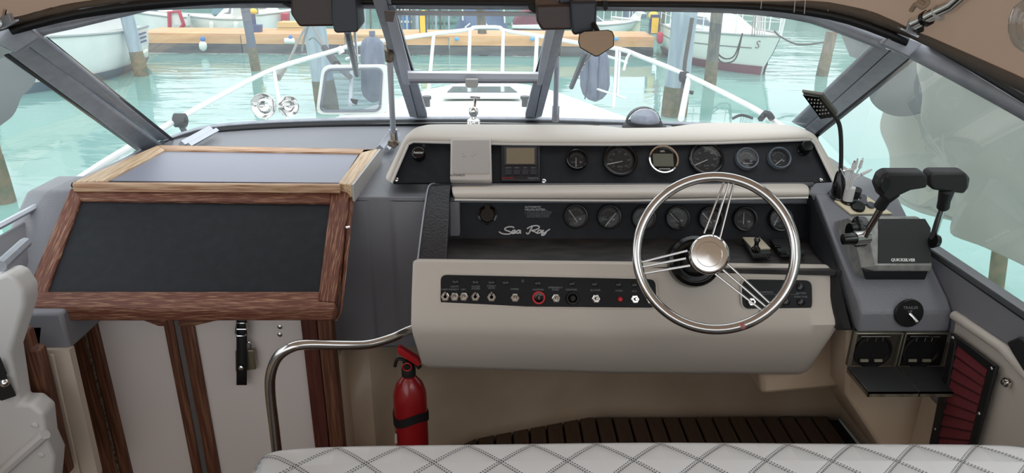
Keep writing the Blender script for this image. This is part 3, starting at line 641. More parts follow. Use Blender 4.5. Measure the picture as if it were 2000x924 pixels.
# round gps display with chrome bezel
c = pp.hit(1294, 315); r = wr_(pp, 1294, 315, 30); M = pp.M(c)
g = B().lathe(M, [(r, -.002), (r, .012), (r * .96, .017), (r * .86, .016), (r * .84, .008)], 40, cap=False).out('display', chrome, pod, label='round display with a chrome ring')
B().lathe(M, [(.0001, .008), (r * .86, .008), (r * .86, .007)], 32, cap=False).out('display_face', blk_gloss, g)
B().boxm(M @ Matrix.Translation((0, 0, .0085)), (r * 1.32, r * .88, .001)).out('screen', lcd, g)
text('GPS', M @ Matrix.Translation((-r * .02, r * .6, .009)), r * .17, white_l, g)
text('AUTOMATIC', M @ Matrix.Translation((r * .05, -r * .62, .009)), r * .13, white_l, g)
# push knob with the word heater
c = pp.hit(819, 305); M = pp.M(c); r = wr_(pp, 819, 305, 12)
g = B().lathe(M, [(r * 1.05, 0), (r * 1.05, .004), (r, .006), (r, .02), (r * .93, .024), (.001, .0245)], 28).out('round_knob', blk_gloss, pod)
B().tube([M @ V((math.cos(R(a)) * r * .98, math.sin(R(a)) * r * .98, .0225)) for a in range(30, 260, 10)], .0007, 6).out('knob_rim', dim_l, g)
text('heater', M @ Matrix.Translation((0, 0, .025)), r * .62, white_l, g, shear=.2)
B().lathe(pp.M(pp.hit(828, 285)), [(.005, 0), (.005, .002)], 10).out('small_button', dim_l, pod)
# small dark knob at the right end
c = pp.hit(1568, 294); r = wr_(pp, 1568, 294, 11); B().lathe(pp.M(c), [(r * 1.1, 0), (r * 1.1, .006), (r, .008), (r, .03), (r * .85, .034), (.001, .034)], 24).out('round_knob', blk_gloss, pod)
# square display with four keys
dk = mat('display_housing', (26, 27, 33), .4)
g = plq(pp, pod, 'square_display', [(978, 279), (1055, 279), (1055, 354), (978, 353)], dk, .016, .014, .004)
plq(pp, g, 'screen_surround', [(985, 286), (1048, 286), (1048, 322), (985, 322)], mat('display_surround', (52, 54, 64), .4), .003, .016)
plq(pp, g, 'screen', [(989, 289), (1044, 289), (1044, 320), (989, 320)], lcd2, .003, .0175)
for i, s in enumerate(('DEPTH', 'SPEED', 'TRIP', 'RESET')):
    x = 993 + 16.3 * i
    plq(pp, g, 'key', [(x - 6, 331), (x + 6, 331), (x + 6, 341), (x - 6, 341)], mat('display_key', (34, 35, 42), .5), .003, .017, .001)
    text(s, pp.M(pp.hit(x, 328, .0155)), .0048, dim_l, g)
text('RAYTHEON', pp.M(pp.hit(992, 348, .0155)), .006, red_l, g); text('TRIDATA', pp.M(pp.hit(1041, 348.5, .0155)), .007, dim_l, g)
# white sun cover clipped on an instrument
cv = plq(pp, None, 'instrument_cover', [(880, 270), (959, 270), (961, 352), (879, 351)], mat('ivory_plastic', (190, 184, 178), .4), .03, .032, .004)
tag(cv, 'square ivory plastic sun cover clipped on the upper panel', 'cover')
plq(pp, cv, 'raised_face', [(884, 274), (956, 274), (956, 339), (884, 339)], mat('ivory_plastic_face', (172, 167, 162), .45), .002, .034, .001)
text('AUTOHELM', pp.M(pp.hit(893, 342.5, .0325)), .0075, mat('dark_print', (60, 44, 40), .5), cv)
for x, y in ((905, 301), (908, 306), (904, 306), (928, 303), (922, 305)): B().lathe(pp.M(pp.hit(x, y, .034)), [(.0013, 0), (.0013, .0004)], 8).out('scuff', dim_l, cv)

# compass on the plinth
c = PY(1262, 240, 2.10); cm = thing('compass', 'dome compass in a black ring on top of the dashboard', 'compass', V((c.x, 2.10, 1.11)))
k = (PY(1263, 240, 2.10) - PY(1262, 240, 2.1)).length; Mz = Matrix.Translation((c.x, 2.12, 1.108))
B().lathe(Mz, [(43 * k, 0), (44 * k, 4 * k), (41 * k, 7 * k), (36 * k, 9 * k), (33 * k, 15 * k), (30 * k, 15 * k), (30 * k, 8 * k)], 36).out('base_ring', blk_rub, cm)
B().lathe(Mz, [(28 * k, 12 * k), (29 * k, 17 * k), (27 * k, 25 * k), (21 * k, 33 * k), (12 * k, 38 * k), (.001, 40 * k)], 32).out('dome', glass('compass_dome', (.75, .78, .84), .35, .6, (.9, .92, .98)), cm)  # strong white diffuse mix paints in the dome's bright glossy look
B().lathe(Mz, [(24 * k, 10 * k), (22 * k, 18 * k), (24 * k, 20 * k), (10 * k, 22 * k), (.001, 23 * k)], 28).out('card', mat('compass_card', (70, 72, 86), .5, col2=(190, 190, 200), cscale=120, cpos=(.52, .6)), cm)
b = B(); b.ribbon([Mz @ V((math.cos(a) * 34 * k, .024, math.sin(a) * 33 * k + 6 * k)) for a in [math.pi * q / 20 for q in range(21)]], (0, .02, 0), [V((math.cos(a), 0, math.sin(a))) * .003 for a in [math.pi * q / 20 for q in range(21)]]); b.out('hood', mat('hood_grey', (60, 60, 62), .4), cm)

# ================================================================ HELM CONSOLE (lower)
gp = Pl((0, 1.74, .900), (0, 1.78, .995))
hc = thing('helm_console', 'padded helm console with recessed gauges and switch panels', 'helm console', PY(1220, 720, 1.5))
plq(gp, hc, 'gauge_panel', [(868, 380), (1590, 380), (1592, 472), (868, 472)], blk, .012)
# shelf
B().prism([PY(868, 464, 1.745), PY(1590, 466, 1.745), PY(1648, 530, 1.54), PY(818, 512, 1.575)], (0, 0, -.012)).out('shelf', shelf_m, hc)
# textured cheek on the left
L = [(836, 372, 1.74), (846, 360, 1.78), (872, 357, 1.79), (880, 362, 1.78), (876, 470, 1.70), (871, 512, 1.57), (817, 510, 1.57), (824, 440, 1.66)]
x0 = PY(845, 440, 1.66)
b = B(); A = [PY(838, 368, 1.76), PY(848, 359, 1.80), PY(824, 440, 1.665), PY(815, 512, 1.565)]
left = [PY(850, 358, 1.80), PY(838, 364, 1.765), PY(831, 400, 1.715), PY(824, 450, 1.64), PY(816, 514, 1.565)]
right = [PY(883, 357, 1.80), PY(880, 362, 1.765), PY(878, 400, 1.715), PY(875, 450, 1.64), PY(871, 514, 1.565)]
b.loft([[p + V((.01, .12, -.05)) for p in left], left, right, [p + V((0, .2, -.02)) for p in right]]); b.out('left_cheek', blk_tex, hc, bevel=.006)
B().tube(sm([p + V((-.001, -.002, 0)) for p in left], 4), .0022, 6).out('cheek_edge', frame, hc)
# right cheek (black inner wall)
b = B(); Rt = [PY(1578, 385, 1.74), PY(1586, 388, 1.72), PY(1612, 460, 1.62), PY(1632, 520, 1.55), PY(1662, 642, 1.43)]
b.loft([Rt, [PY(1578, 470, 1.74), PY(1580, 470, 1.72), PY(1584, 480, 1.66), PY(1612, 520, 1.57), PY(1632, 640, 1.47)]])
b.prism([PY(1575, 380, 1.76), PY(1586, 384, 1.72), PY(1668, 645, 1.425), PY(1634, 645, 1.46), PY(1630, 520, 1.56), PY(1590, 470, 1.72)], (0, .03, 0))
b.out('right_cheek', mat('black_cheek', (26, 27, 30), .45), hc)
# grey ledge above the pad
B().prism([PY(850, 359, 1.79), PY(1590, 357, 1.79), PY(1592, 352, 1.86), PY(850, 352, 1.86)], (0, 0, -.01)).out('ledge', grey, hc)
# padded brow
def prow(L, d): return resample([PY(x, y, d) for x, y in L], 30)
b = B(); b.loft([prow([(880, 362), (1230, 360), (1572, 358)], 1.80), prow([(881, 366), (1230, 365), (1580, 364)], 1.765), prow([(882, 374), (1230, 372), (1582, 370)], 1.735), prow([(884, 382), (1230, 381), (1582, 378)], 1.72), prow([(888, 388), (1230, 389), (1580, 384)], 1.725), prow([(890, 389), (1230, 390), (1578, 385)], 1.77)])
b.out('padded_brow', vinyl, hc, sub=1, smooth=180, solid=.004)
B().tube(prow([(888, 390), (1000, 391), (1230, 392), (1578, 386)], 1.722), .003, 8).out('brow_welt', welt, hc)
# lower gauges
for cx, cy, kind, nd in ((1124, 423, 'VOLT', (1111, 410, 1128, 434)), (1189, 424, 'TEMP', (1181, 443, 1203, 416)), (1256, 426, 'OIL', (1250, 436, 1262, 414)), (1322, 426, 'FUEL', (1308, 416, 1326, 434)), (1386, 427, 'VOLT', (1372, 416, 1390, 436)), (1453, 428, 'FUEL', (1452, 438, 1453, 416)), (1522, 428, 'TEMP', (1512, 440, 1520, 424))):
    gauge(gp, hc, cx, cy, 24, kind, nd, rim=mat('soft_black_bezel', (24, 25, 28), .35))
# blanked socket on the left
c = gp.hit(952, 420); M = gp.M(c); r = wr_(gp, 952, 420, 20)
g = B().lathe(M, [(r, 0), (r, .004), (r * .8, .006), (r * .7, .012), (.001, .012)], 8).out('blank_socket', blk_gloss, hc)
B().boxm(M @ Matrix.Translation((0, r * .75, .006)), (r * .5, r * .4, .012)).out('hasp', blk_gloss, g)
def gtext(s, x, y, size, m=dim_l, P=gp, parent=hc, **k): return text(s, P.M(P.hit(x, y, .001)), size, m, parent, **k)
gtext('AUTOMATIC\nHALON SYSTEM', 1025, 407, .0075, white_l, align='LEFT')
gtext('1  LIGHT ON UNIT NORMAL\n2  LIGHT OFF UNIT DISCHARGED\n3  IF SYSTEM DISCHARGES, SHUT\n    DOWN ENGINES, BLOWERS\n    AND ELECTRICAL SYSTEMS', 1025, 417.5, .0048, dim_l, align='LEFT')
# handwritten style emblem lettering, as strokes
def emb(x, y): return gp.hit(750 + x / 3.553, 220 + y / 3.553, .003)
strokes = [
 [(904, 800), (890, 793), (862, 793), (840, 803), (842, 815), (868, 824), (884, 833), (870, 842), (835, 842), (812, 836), (798, 826)],
 [(886, 838), (905, 828), (912, 820), (902, 816), (890, 824), (888, 836), (900, 839), (920, 830)],
 [(946, 818), (932, 816), (920, 826), (922, 836), (934, 836), (948, 818), (944, 834), (952, 836)],
 [(1030, 790), (1018, 812), (1006, 836), (996, 842), (986, 832)],
 [(992, 806), (1020, 790), (1056, 784), (1076, 790), (1074, 802), (1050, 814), (1024, 818), (1048, 828), (1066, 840)],
 [(1096, 820), (1080, 816), (1066, 826), (1068, 836), (1082, 834), (1098, 818), (1092, 834), (1102, 836)],
 [(1108, 814), (1102, 828), (1112, 834), (1128, 824), (1152, 808)],
 [(1130, 822), (1118, 842), (1104, 852), (1092, 848), (1106, 840)]]
b = B()
for s in strokes: b.tube(sm([emb(x, y) for x, y in s], 5), .0019, 6)
b.out('script_lettering', white_l, hc, label='silver white script lettering on the gauge panel')
# upholstered fascia
top = [(806, 514), (812, 506), (1200, 512), (1616, 518), (1630, 524)]
def fr2_(L, d):
    P = [PY(x, y, d) for x, y in L]; out = [P[0]]
    for (a, c), n in zip(zip(P, P[1:]), (3, 26, 26, 3)): out += [a.lerp(c, k / n) for k in range(1, n + 1)]
    return out
rows = [fr2_([(812, 511), (822, 508), (1200, 513), (1612, 518), (1626, 522)], 1.60),
        fr2_([(808, 512), (816, 507), (1200, 512), (1616, 518), (1629, 524)], 1.573),
        fr2_([(807, 517), (816, 512), (1200, 517), (1616, 523), (1630, 529)], 1.56),
        fr2_([(804, 585), (812, 585), (1200, 590), (1622, 590), (1634, 590)], 1.515),
        fr2_([(803, 632), (814, 634), (1200, 640), (1628, 634), (1638, 632)], 1.475),
        fr2_([(806, 650), (816, 652), (1200, 662), (1616, 655), (1630, 645)], 1.478),
        fr2_([(824, 708), (836, 710), (1200, 722), (1570, 722), (1584, 712)], 1.515),
        fr2_([(832, 714), (842, 717), (1200, 728), (1560, 730), (1575, 724)], 1.54),
        fr2_([(834, 712), (842, 715), (1200, 726), (1560, 728), (1573, 722)], 1.62)]
B().loft(rows).out('upholstered_fascia', vinyl, hc, solid=.004, smooth=50)
fp = Pl((0, 1.515, PY(1200, 590, 1.515).z), (0, 1.56, PY(1200, 517, 1.56).z))
fo_ = .006
def rrect(L, rad, seg=5):               # rounded quad in pixels
    out = []
    n = len(L)
    for i in range(n):
        p = V((*L[i], 0)); a = (V((*L[i - 1], 0)) - p).normalized(); c = (V((*L[(i + 1) % n], 0)) - p).normalized()
        for k in range(seg + 1):
            t = k / seg; q = (p + a * rad) * (1 - t) ** 2 + p * 2 * t * (1 - t) + (p + c * rad) * t ** 2
            out.append((q.x, q.y))
    return out
def fpl(name, L, m, th, off, parent, bv=0): return B().prism([fp.hit(x, y, off) for x, y in L], fp.n * -th).out(name, m, parent, bevel=bv)
sw = fpl('switch_panel', rrect([(860, 536), (1281, 545), (1283, 602), (860, 598)], 14), mat('switch_panel_black', (15, 17, 21), .5, spec=.25), .012, fo_, hc)
B().tube([fp.hit(x, y, fo_) for x, y in rrect([(859, 535), (1282, 544), (1284, 603), (859, 599)], 15)], .0022, 6, closed=True).out('panel_welt', vinyl, hc)
sp = Pl(fp.hit(1000, 600, fo_), fp.hit(1000, 540, fo_))
def toggle(cx, cy, tilt, m=steel, parent=sw):
    M = sp.M(sp.hit(cx, cy), R(0)); r = wr_(sp, cx, cy, 8.8)
    b = B().lathe(M, [(r, 0), (r, .006), (r * .8, .008), (r * .62, .008), (r * .62, .011), (r * .4, .011)], 6, cap=False)
    if tilt is not None:
        d = V((0, math.sin(R(tilt)), math.cos(R(tilt)))); b.tube([M @ (d * q) for q in (0, .008, .018, .021)], [.0028, .003, .0042, .0026], 10)
    return b.out('toggle_switch', m, parent, smooth=25)
for cx, cy, t in ((870, 580, 25), (888, 580, 0), (906, 580, 0), (928.5, 580, 22), (960, 581, 28), (1006, 582, 0), (1086, 583, 0), (1164, 584, 0), (1240, 585, 0), (1270, 586, None)): toggle(cx, cy, t)
# ignition switches and horn button
def ring(cx, cy, rp_, m, name, inner=blk_gloss):
    M = sp.M(sp.hit(cx, cy)); r = wr_(sp, cx, cy, rp_)
    return B().lathe(M, [(r, 0), (r, .005), (r * .92, .007), (r * .72, .007), (r * .7, .003)], 28, cap=False).out(name, m, sw), M, r
g, M, r = ring(1052, 582, 13, redplast, 'ignition_ring'); g['label'] = 'red ignition ring'
B().lathe(M, [(r * .66, 0), (r * .66, .008), (r * .4, .012), (.001, .012)], 20).out('ignition_barrel', blk_gloss, sw)
B().boxm(M @ Matrix.Translation((0, 0, .0125)), (.0015, r * .5, .002)).out('key_slot', steel, sw)
g, M, r = ring(1118, 583, 13, blk_gloss, 'ignition_ring'); B().lathe(M, [(r * .6, 0), (r * .6, .008), (r * .35, .014), (.001, .014)], 20).out('ignition_barrel', blk_gloss, sw)
M = sp.M(sp.hit(1211, 585)); B().lathe(M, [(.0062, 0), (.0062, .004), (.0045, .008), (.001, .009)], 18).out('horn_button', redplast, sw)
for s, x, y, z in (('LIGHTS', 888, 560, .006), ('CABIN', 868, 565.5, .0055), ('INDIRECT', 886, 565.5, .0055), ('NAV', 905, 565.5, .0055), ('WATER\nSYSTEM', 929, 562, .006), ('STEREO\nMUTE', 960, 561, .006), ('WIPERS', 1005, 565, .006), ('IGNITION', 1051, 566, .006), ('EMERGENCY\nSTART', 1085, 564, .006), ('IGNITION', 1116, 566, .006), ('BLOWER', 1163, 567, .006), ('HORN', 1209, 568, .006), ('ACC', 1239, 569, .006)):
    text(s, sp.M(sp.hit(x, y, .0003)), z, dim_l, sw)
for x in (890, 929, 960, 988, 1051, 1118, 1162, 1209, 1240): B().lathe(sp.M(sp.hit(x, 549 + (x - 860) * .018)), [(.0075, 0), (.0075, .003), (.004, .005), (.001, .005)], 16).out('fuse_cap', mat('fuse_cap_black', (18, 19, 22), .25), sw)
B().lathe(sp.M(sp.hit(1021, 549)), [(.004, 0), (.004, .002)], 12).out('pilot_lamp', mat('dark_lamp', (60, 56, 54), .3), sw)
# right small panel
sw2 = fpl('switch_panel', rrect([(1448, 545), (1586, 547), (1587, 607), (1449, 604)], 16), MATS['switch_panel_black'], .012, fo_, hc)
B().tube([fp.hit(x, y, fo_) for x, y in rrect([(1447, 544), (1587, 546), (1588, 608), (1448, 605)], 17)], .0022, 6, closed=True).out('panel_welt', vinyl, hc)
toggle(1467, 590, None, steel, sw2)
for x, y in ((1563, 561), (1564, 590), (1535, 590)): B().lathe(sp.M(sp.hit(x, y)), [(.009, 0), (.009, .004), (.005, .006), (.001, .006)], 16).out('fuse_cap', MATS['fuse_cap_black'], sw2)
for s, x, y in (('CONTROLS', 1497, 571), ('BATTERY', 1565, 573), ('START FUSE', 1564, 580)): text(s, sp.M(sp.hit(x, y, .0003)), .006, dim_l, sw2)
B().boxm(sp.M(sp.hit(1520, 575, .0004)), (.1, .0006, .0004)).out('ruled_line', dim_l, sw2)
# steering column boot
hub = PY(1385, 497, 1.365); ax = (CAM - hub).normalized(); ax = (ax + V((0, 0, .02))).normalized()
u = V((1, 0, 0)); u = (u - ax * u.dot(ax)).normalized(); v_ = ax.cross(u)
MH = Matrix((u, v_, ax)).transposed().to_4x4(); MH = Matrix.Translation(hub) @ MH
bc = PY(1357, 510, 1.57); 
cb = V((PY(1357, 510, 1.53).x, 1.53, PY(1357, 510, 1.53).z)); ax2 = (hub - cb).normalized(); u2 = (V((1, 0, 0)) - ax2 * ax2.x).normalized()
MC = Matrix.Translation(cb) @ Matrix((u2, ax2.cross(u2), ax2)).transposed().to_4x4()
B().lathe(MC, [(.062, -.10), (.062, -.005), (.060, .005), (.052, .012), (.050, .012), (.048, .004), (.040, .004), (.038, .03), (.032, .05), (.030, .09)], 40).out('column_boot', blk_gloss, hc)

# ---- steering wheel
rw = (PY(1552, 490, 1.365) - PY(1236, 490, 1.365)).length / 2
whl = thing('steering_wheel', 'polished stainless steering wheel with three triple wire spokes', 'steering wheel', hub)
rt = .0108; Rm = rw - rt
wc = hub + (PY(1394, 494, 1.365) - PY(1385, 497, 1.365))
MW = Matrix.Translation(wc - hub) @ MH
B().tube([MW @ V((Rm * math.cos(a), Rm * math.sin(a), 0)) for a in [2 * math.pi * q / 96 for q in range(96)]], rt, 20, closed=True).out('rim', steel, whl)
kk = rw / 158
B().lathe(MH, [(.030, -.02), (36 * kk, -.018), (38 * kk, -.01), (39 * kk, .006), (37 * kk, .014), (33 * kk, .018), (.001, .019)], 48).out('hub_cap', mat('polished_hub', (225, 220, 216), .1, 1), whl)
B().tube([MH @ V((24 * kk * math.cos(a), 24 * kk * math.sin(a), .0192)) for a in [2 * math.pi * q / 40 for q in range(40)]], .0006, 6, closed=True).out('hub_ring', steel, whl)
def onw(px, py, z=0):                    # pixel on the wheel plane
    d = ray(px, py); n = ax; o = wc + ax * z; return CAM + d * ((o - CAM).dot(n) / d.dot(n))
for (a, c) in (((1375, 456), (1410, 366)), ((1392, 458), (1421, 366)), ((1406, 465), (1430, 370)),
               ((1343, 490), (1254, 512)), ((1340, 505), (1256, 521)), ((1348, 519), (1264, 533)),
               ((1421, 515), (1498, 587)), ((1412, 527), (1490, 594)), ((1397, 535), (1480, 600))):
    pa_, pc_ = onw(*a, .0), onw(*c, -.004); e_ = (pc_ - pa_).normalized()
    while (pc_ - wc).length < Rm - .004: pc_ = pc_ + e_ * .002
    B().tube([pa_, pc_], .0024, 10).out('spoke', steel, whl)
B().tube([MW @ V(((Rm) * math.cos(a), (Rm) * math.sin(a), rt * .55)) for a in (R(-71.5), R(-70), R(-68))], rt * .75, 8).out('red_smudge', mat('red_wear_mark', (150, 50, 48), .5, col2=(180, 150, 145), cscale=500), whl)

# switch blocks on the shelf
def shq(L, th, m, name, lab, cat, z=.905):
    P = [PZ(x, y, z) for x, y in L]; g = B().prism(P, (0, 0, th)).solo(name, m, lab, cat, bevel=.003); return g, P
g, P = shq([(1448, 472), (1494, 473), (1506, 503), (1468, 506)], .012, blk_rub, 'spotlight_control', 'small black remote control with cream plate and joystick on the shelf', 'control')
B().prism([p + V((0, 0, .0125)) for p in [PZ(1449, 474, .905), PZ(1482, 474, .905), PZ(1503, 496, .905), PZ(1470, 498, .905)]], (0, 0, .003)).out('cream_plate', mat('cream_plate', (186, 176, 156), .5), g)
cj = PZ(1476, 488, .921); B().lathe(Matrix.Translation(cj), [(.011, 0), (.011, .004), (.006, .01), (.005, .018), (.008, .026), (.006, .032), (.001, .033)], 16).out('joystick', blk_gloss, g)
for i in range(9):
    c = PZ(1472 + i * 3.7, 501.5, .9175); B().boxm(Matrix.Translation(c), (.0022, .012, .004)).out('rib', blk_rub, g)
g, P = shq([(1502, 474), (1545, 474), (1572, 502), (1524, 504)], .012, blk_rub, 'trim_tab_control', 'flat black switch plate on the shelf behind the wheel rim', 'control')
for x, y in ((1518, 482), (1548, 483), (1530, 494), (1556, 494)): B().boxm(Matrix.Translation(PZ(x, y, .918)), (.016, .008, .006)).out('rocker', blk_gloss, g, bevel=.001)
# ================================================================ SIDE CONSOLE (right)
ss = Pl((.82, 1.45, .867), (.82, 1.75, 1.03))
sc_ = thing('side_console', 'speckled grey side console sloping beside the helm on the right', 'console', (.9, 1.5, .8))
xi, xo = .832, 1.046
pr = [(1.95, 1.02), (1.80, 1.032), (1.74, 1.022), (1.45, .867), (1.425, .845), (1.42, .795), (1.95, .795)]
b = B()
rows = []
for x, dx in ((0, 0), (1, 0)):
    rows.append([V(((xi if x == 0 else xo), y, z)) for y, z in pr])
b.loft(rows, closed=True, cap=True); b.out('moulding', grey, sc_, bevel=.006)
B().prism([PZ(1592, 356, 1.045), PZ(1640, 354, 1.045), V((.86, 1.74, 1.024)), V((.81, 1.75, 1.024))], (0, 0, -.02)).out('shoulder', grey, sc_, bevel=.004)
# round trim gauge on the front face
M = Pl((.9, 1.42, .8), (.9, 1.43, .86)); c = M.hit(1774, 611, .003); Mg = M.M(c); r = wr_(M, 1774, 611, 28)
g = B().lathe(Mg, [(r, 0), (r, .004), (r * .95, .006), (.001, .006)], 36).out('trim_dial', mat('trim_black', (16, 17, 18), .35), sc_, label='round black trailer tilt switch plate')
text('TRAILER', Mg @ Matrix.Translation((0, r * .42, .0065)), r * .28, dim_l, g); text('UP', Mg @ Matrix.Translation((0, r * .15, .0065)), r * .24, dim_l, g)
B().tube([Mg @ V((0, -.0, .006)), Mg @ V((r * .15, -r * .2, .014)), Mg @ V((r * .3, -r * .45, .022))], [.004, .003, .004], 8).out('switch_lever', steel, g)

# throttle and shift control
th = thing('throttle_control', 'twin lever engine control box in grey metal with a black face', 'engine control', ss.hit(1750, 545))
xa, xb = PY(1703, 520, 1.49).x, PY(1821, 505, 1.49).x
prf = [(1.52, .875), (1.478, .925), (1.478, .94), (1.565, 1.025), (1.58, 1.023), (1.66, .982), (1.66, .93)]
housing = mat('grey_painted_metal', (150, 150, 146), .35, .3, bump=.3, bscale=80, col2=(128, 128, 124), cscale=60)
b = B(); ins = .018
rows = [[V((xa - .022, y + .018, z - .012 if z > .93 else z)) for y, z in prf], [V((xa, y, z)) for y, z in prf], [V((xb - .006, y, z)) for y, z in prf], [V((xb, y + .006, z - (.004 if z > .9 else 0))) for y, z in prf]]
b.loft(rows, closed=True, cap=True); b.out('housing', housing, th, bevel=.003)
fc = Pl((0, 1.478, .94), (0, 1.565, 1.025))
B().prism([fc.hit(x, y, .001) for x, y in ((1716, 428), (1806, 428), (1817, 446), (1817, 514), (1715, 514))], fc.n * .0018).out('face_decal', mat('decal_black', (24, 25, 26), .6, bump=.3, bscale=900), th)
text('QUICKSILVER', fc.M(fc.hit(1763, 508, .0035), R(-.5)), .0098, white_l, th, shear=.35, off=.0003, sx=.95)
B().prism([PY(1690, 530, 1.477), PY(1812, 530, 1.477), PY(1806, 547, 1.50), PY(1692, 547, 1.50)], (0, .15, .0)).out('base_gasket', blk_rub, th)
pL = PY(1692, 462, 1.49); pR = PY(1820, 462, 1.50)
MX = Matrix.Rotation(R(90), 4, 'Y')
B().lathe(Matrix.Translation(V((xa - .032, pL.y + .03, pL.z))) @ Matrix.Rotation(R(-90), 4, 'Y'), [(.036, -.01), (.036, .004), (.030, .008), (.022, .010), (.020, .022), (.001, .022)], 28).out('pivot_boss', blk_gloss, th)
a = PY(1672, 466, 1.47); 
B().tube([a + V((.03, .01, 0)), a + V((-.006, 0, 0))], .016, 20).out('pivot_collar', steel, th)
B().tube([a + V((-.002, 0, 0)), a + V((-.030, 0, -.002))], [.0135, .0125], 18).out('end_knob', blk_gloss, th)
B().tube([PY(1822, 470, 1.50), PY(1832, 471, 1.50)], [.018, .014], 18).out('end_knob', blk_gloss, th)
def lever(P, name, lab):
    return B().tube(sm(P, 5), .0072, 14).out(name, steel, th)
lever([PY(1686, 470, 1.475), PY(1694, 452, 1.46), PY(1710, 425, 1.44), PY(1722, 404, 1.42)], 'lever', '')
lever([PY(1822, 465, 1.51), PY(1826, 452, 1.50), PY(1836, 420, 1.47), PY(1843, 402, 1.45)], 'lever', '')
def grip(L, d, dep, shank):
    b = B(); b.prism([PY(x, y, d) for x, y in L], (0, dep, 0.004)); o = b.out('hand_grip', blk_rub, th, bevel=.006, seg=3)
    B().tube([PY(*q) for q in shank], [.013, .0125, .016], 16).out('grip_shank', blk_rub, th)
    return o
g1 = grip([(1722, 345), (1735, 338), (1806, 338), (1813, 346), (1812, 368), (1780, 373), (1752, 386), (1735, 395), (1722, 386), (1714, 366)], 1.385, .032, [(1718, 404, 1.42), (1728, 390, 1.41), (1744, 374, 1.40)])
g2 = grip([(1816, 341), (1826, 337), (1886, 337), (1897, 349), (1893, 368), (1884, 380), (1822, 372), (1815, 362)], 1.41, .032, [(1842, 404, 1.45), (1844, 392, 1.44), (1850, 368, 1.42)])
B().prism([PY(x, y, 1.384) for x, y in ((1722, 349), (1732, 344), (1739, 352), (1738, 364), (1726, 380), (1717, 366))], (0, -.003, 0)).out('trim_switch', blk_gloss, th, bevel=.002)

# charging panel with lamp, cables, caps
cpn = B().prism([ss.hit(x, y, .003) for x, y in ((1630, 392), (1640, 384), (1690, 381), (1743, 417), (1662, 418))], ss.n * -.004).solo('socket_panel', mat('cream_panel', (206, 194, 166), .5), 'cream socket panel let into the side console by the window', 'socket panel')
def flat(x, y, r, h, name, m, parent, lift=0): 
    return B().lathe(ss.M(ss.hit(x, y, .003 + lift)), [(r, 0), (r * .98, h * .6), (r * .85, h), (.001, h)], 22).out(name, m, parent)
for x, y, r in ((1672, 399, .014), (1685, 396, .0115), (1700, 402, .011), (1685, 387, .010)): flat(x, y, r, .006, 'rocker_cap', mat('slate_cap', (74, 76, 84), .35), cpn)
flat(1675, 405, .018, .008, 'socket_cap', blk_gloss, cpn)
flat(1636, 381, .022, .004, 'socket_ring', blk_gloss, cpn); flat(1655, 390, .022, .005, 'socket_ring', blk_gloss, cpn)
flat(1667, 386, .012, .03, 'socket_cover', blk_rub, cpn)
lp = thing('gooseneck_lamp', 'black gooseneck reading lamp plugged in beside the side window', 'lamp', ss.hit(1636, 381))
dl = 1.735
B().tube([PY(1638, 383, dl), PY(1639, 366, dl), PY(1641, 340, dl), PY(1642, 334, dl)], [.019, .018, .011, .008], 16).out('plug', blk_gloss, lp)
B().tube(sm([PY(1642, 336, dl), PY(1643, 300, dl), PY(1642, 262, dl), PY(1638, 240, dl), PY(1628, 225, dl), PY(1618, 216, dl)], 8), .0052, 10).out('gooseneck', blk_rub, lp)
hL = [(1567, 182, dl - .07), (1606, 187, dl - .05), (1636, 224, dl + .02), (1622, 232, dl - .0), (1600, 229, dl - .02)]
tp = pts([(1567, 182, dl - .06), (1606, 187, dl - .06), (1636, 222, dl), (1600, 229, dl)])
tp = [tp[0], tp[1], tp[2], tp[3]]
b = B(); P = pts([(1568, 184, 1.70), (1600, 188, 1.69), (1630, 226, 1.72), (1603, 231, 1.73)])
n = (P[1] - P[0]).cross(P[3] - P[0]).normalized(); 
if n.z < 0: n = -n
b.prism([p + n * .002 for p in pts([(1566, 181, 1.70), (1607, 187, 1.685), (1637, 224, 1.715), (1622, 233, 1.72), (1600, 230, 1.73)])], n * .010); b.out('head_shell', mat('olive_lamp_shell', (92, 90, 80), .4), lp, bevel=.002)
b = B(); b.prism(P, n * -.003); b.out('lamp_plate', blk_gloss, lp)
b = B()
for i in range(5):
    for j in range(4):
        s_, t_ = .14 + .16 * i, .2 + .2 * j
        p = P[0].lerp(P[3], s_).lerp(P[1].lerp(P[2], s_), t_) - n * .004
        b.sph(p, .0022, seg=8)
b.out('led_dots', mat('led_pale', (170, 168, 160), .3), lp)
# charging cables: splitter with five cords
sx_ = PY(1655, 390, dl - .04)
q0 = ss.hit(1655, 391, .006)
sp_ = thing('charging_cable', 'white multi headed charging cable standing in a socket', 'charging cable', q0)
B().tube([q0, q0 + V((0, -.003, .036))], .013, 14).out('adapter', vinyl_w, sp_)
dd = q0.y - .01
for L in ([(1654, 372), (1660, 345), (1664, 332)], [(1657, 372), (1664, 345), (1669, 328)], [(1659, 372), (1668, 348), (1680, 327)], [(1661, 372), (1668, 352), (1684, 340)], [(1653, 372), (1652, 352), (1646, 338), (1642, 330)]):
    B().tube(sm([PY(x, y, dd) for x, y in L], 6), .0017, 6).out('cord', vinyl_w, sp_)
for (x0_, y0_), (x1_, y1_) in (((1664, 334), (1668, 318)), ((1669, 330), (1674, 314)), ((1679, 328), (1684, 313)), ((1682, 341), (1699, 333)), ((1663, 331), (1651, 333))):
    B().tube([PY(x0_, y0_, dd), PY(x1_, y1_, dd)], [.0042, .0036], 8).out('connector', vinyl_w, sp_)
    a, c = PY(x0_, y0_, dd), PY(x1_, y1_, dd); e = (c - a).normalized()
    B().tube([c, c + e * .006], .002, 4).out('metal_tip', steel, sp_)

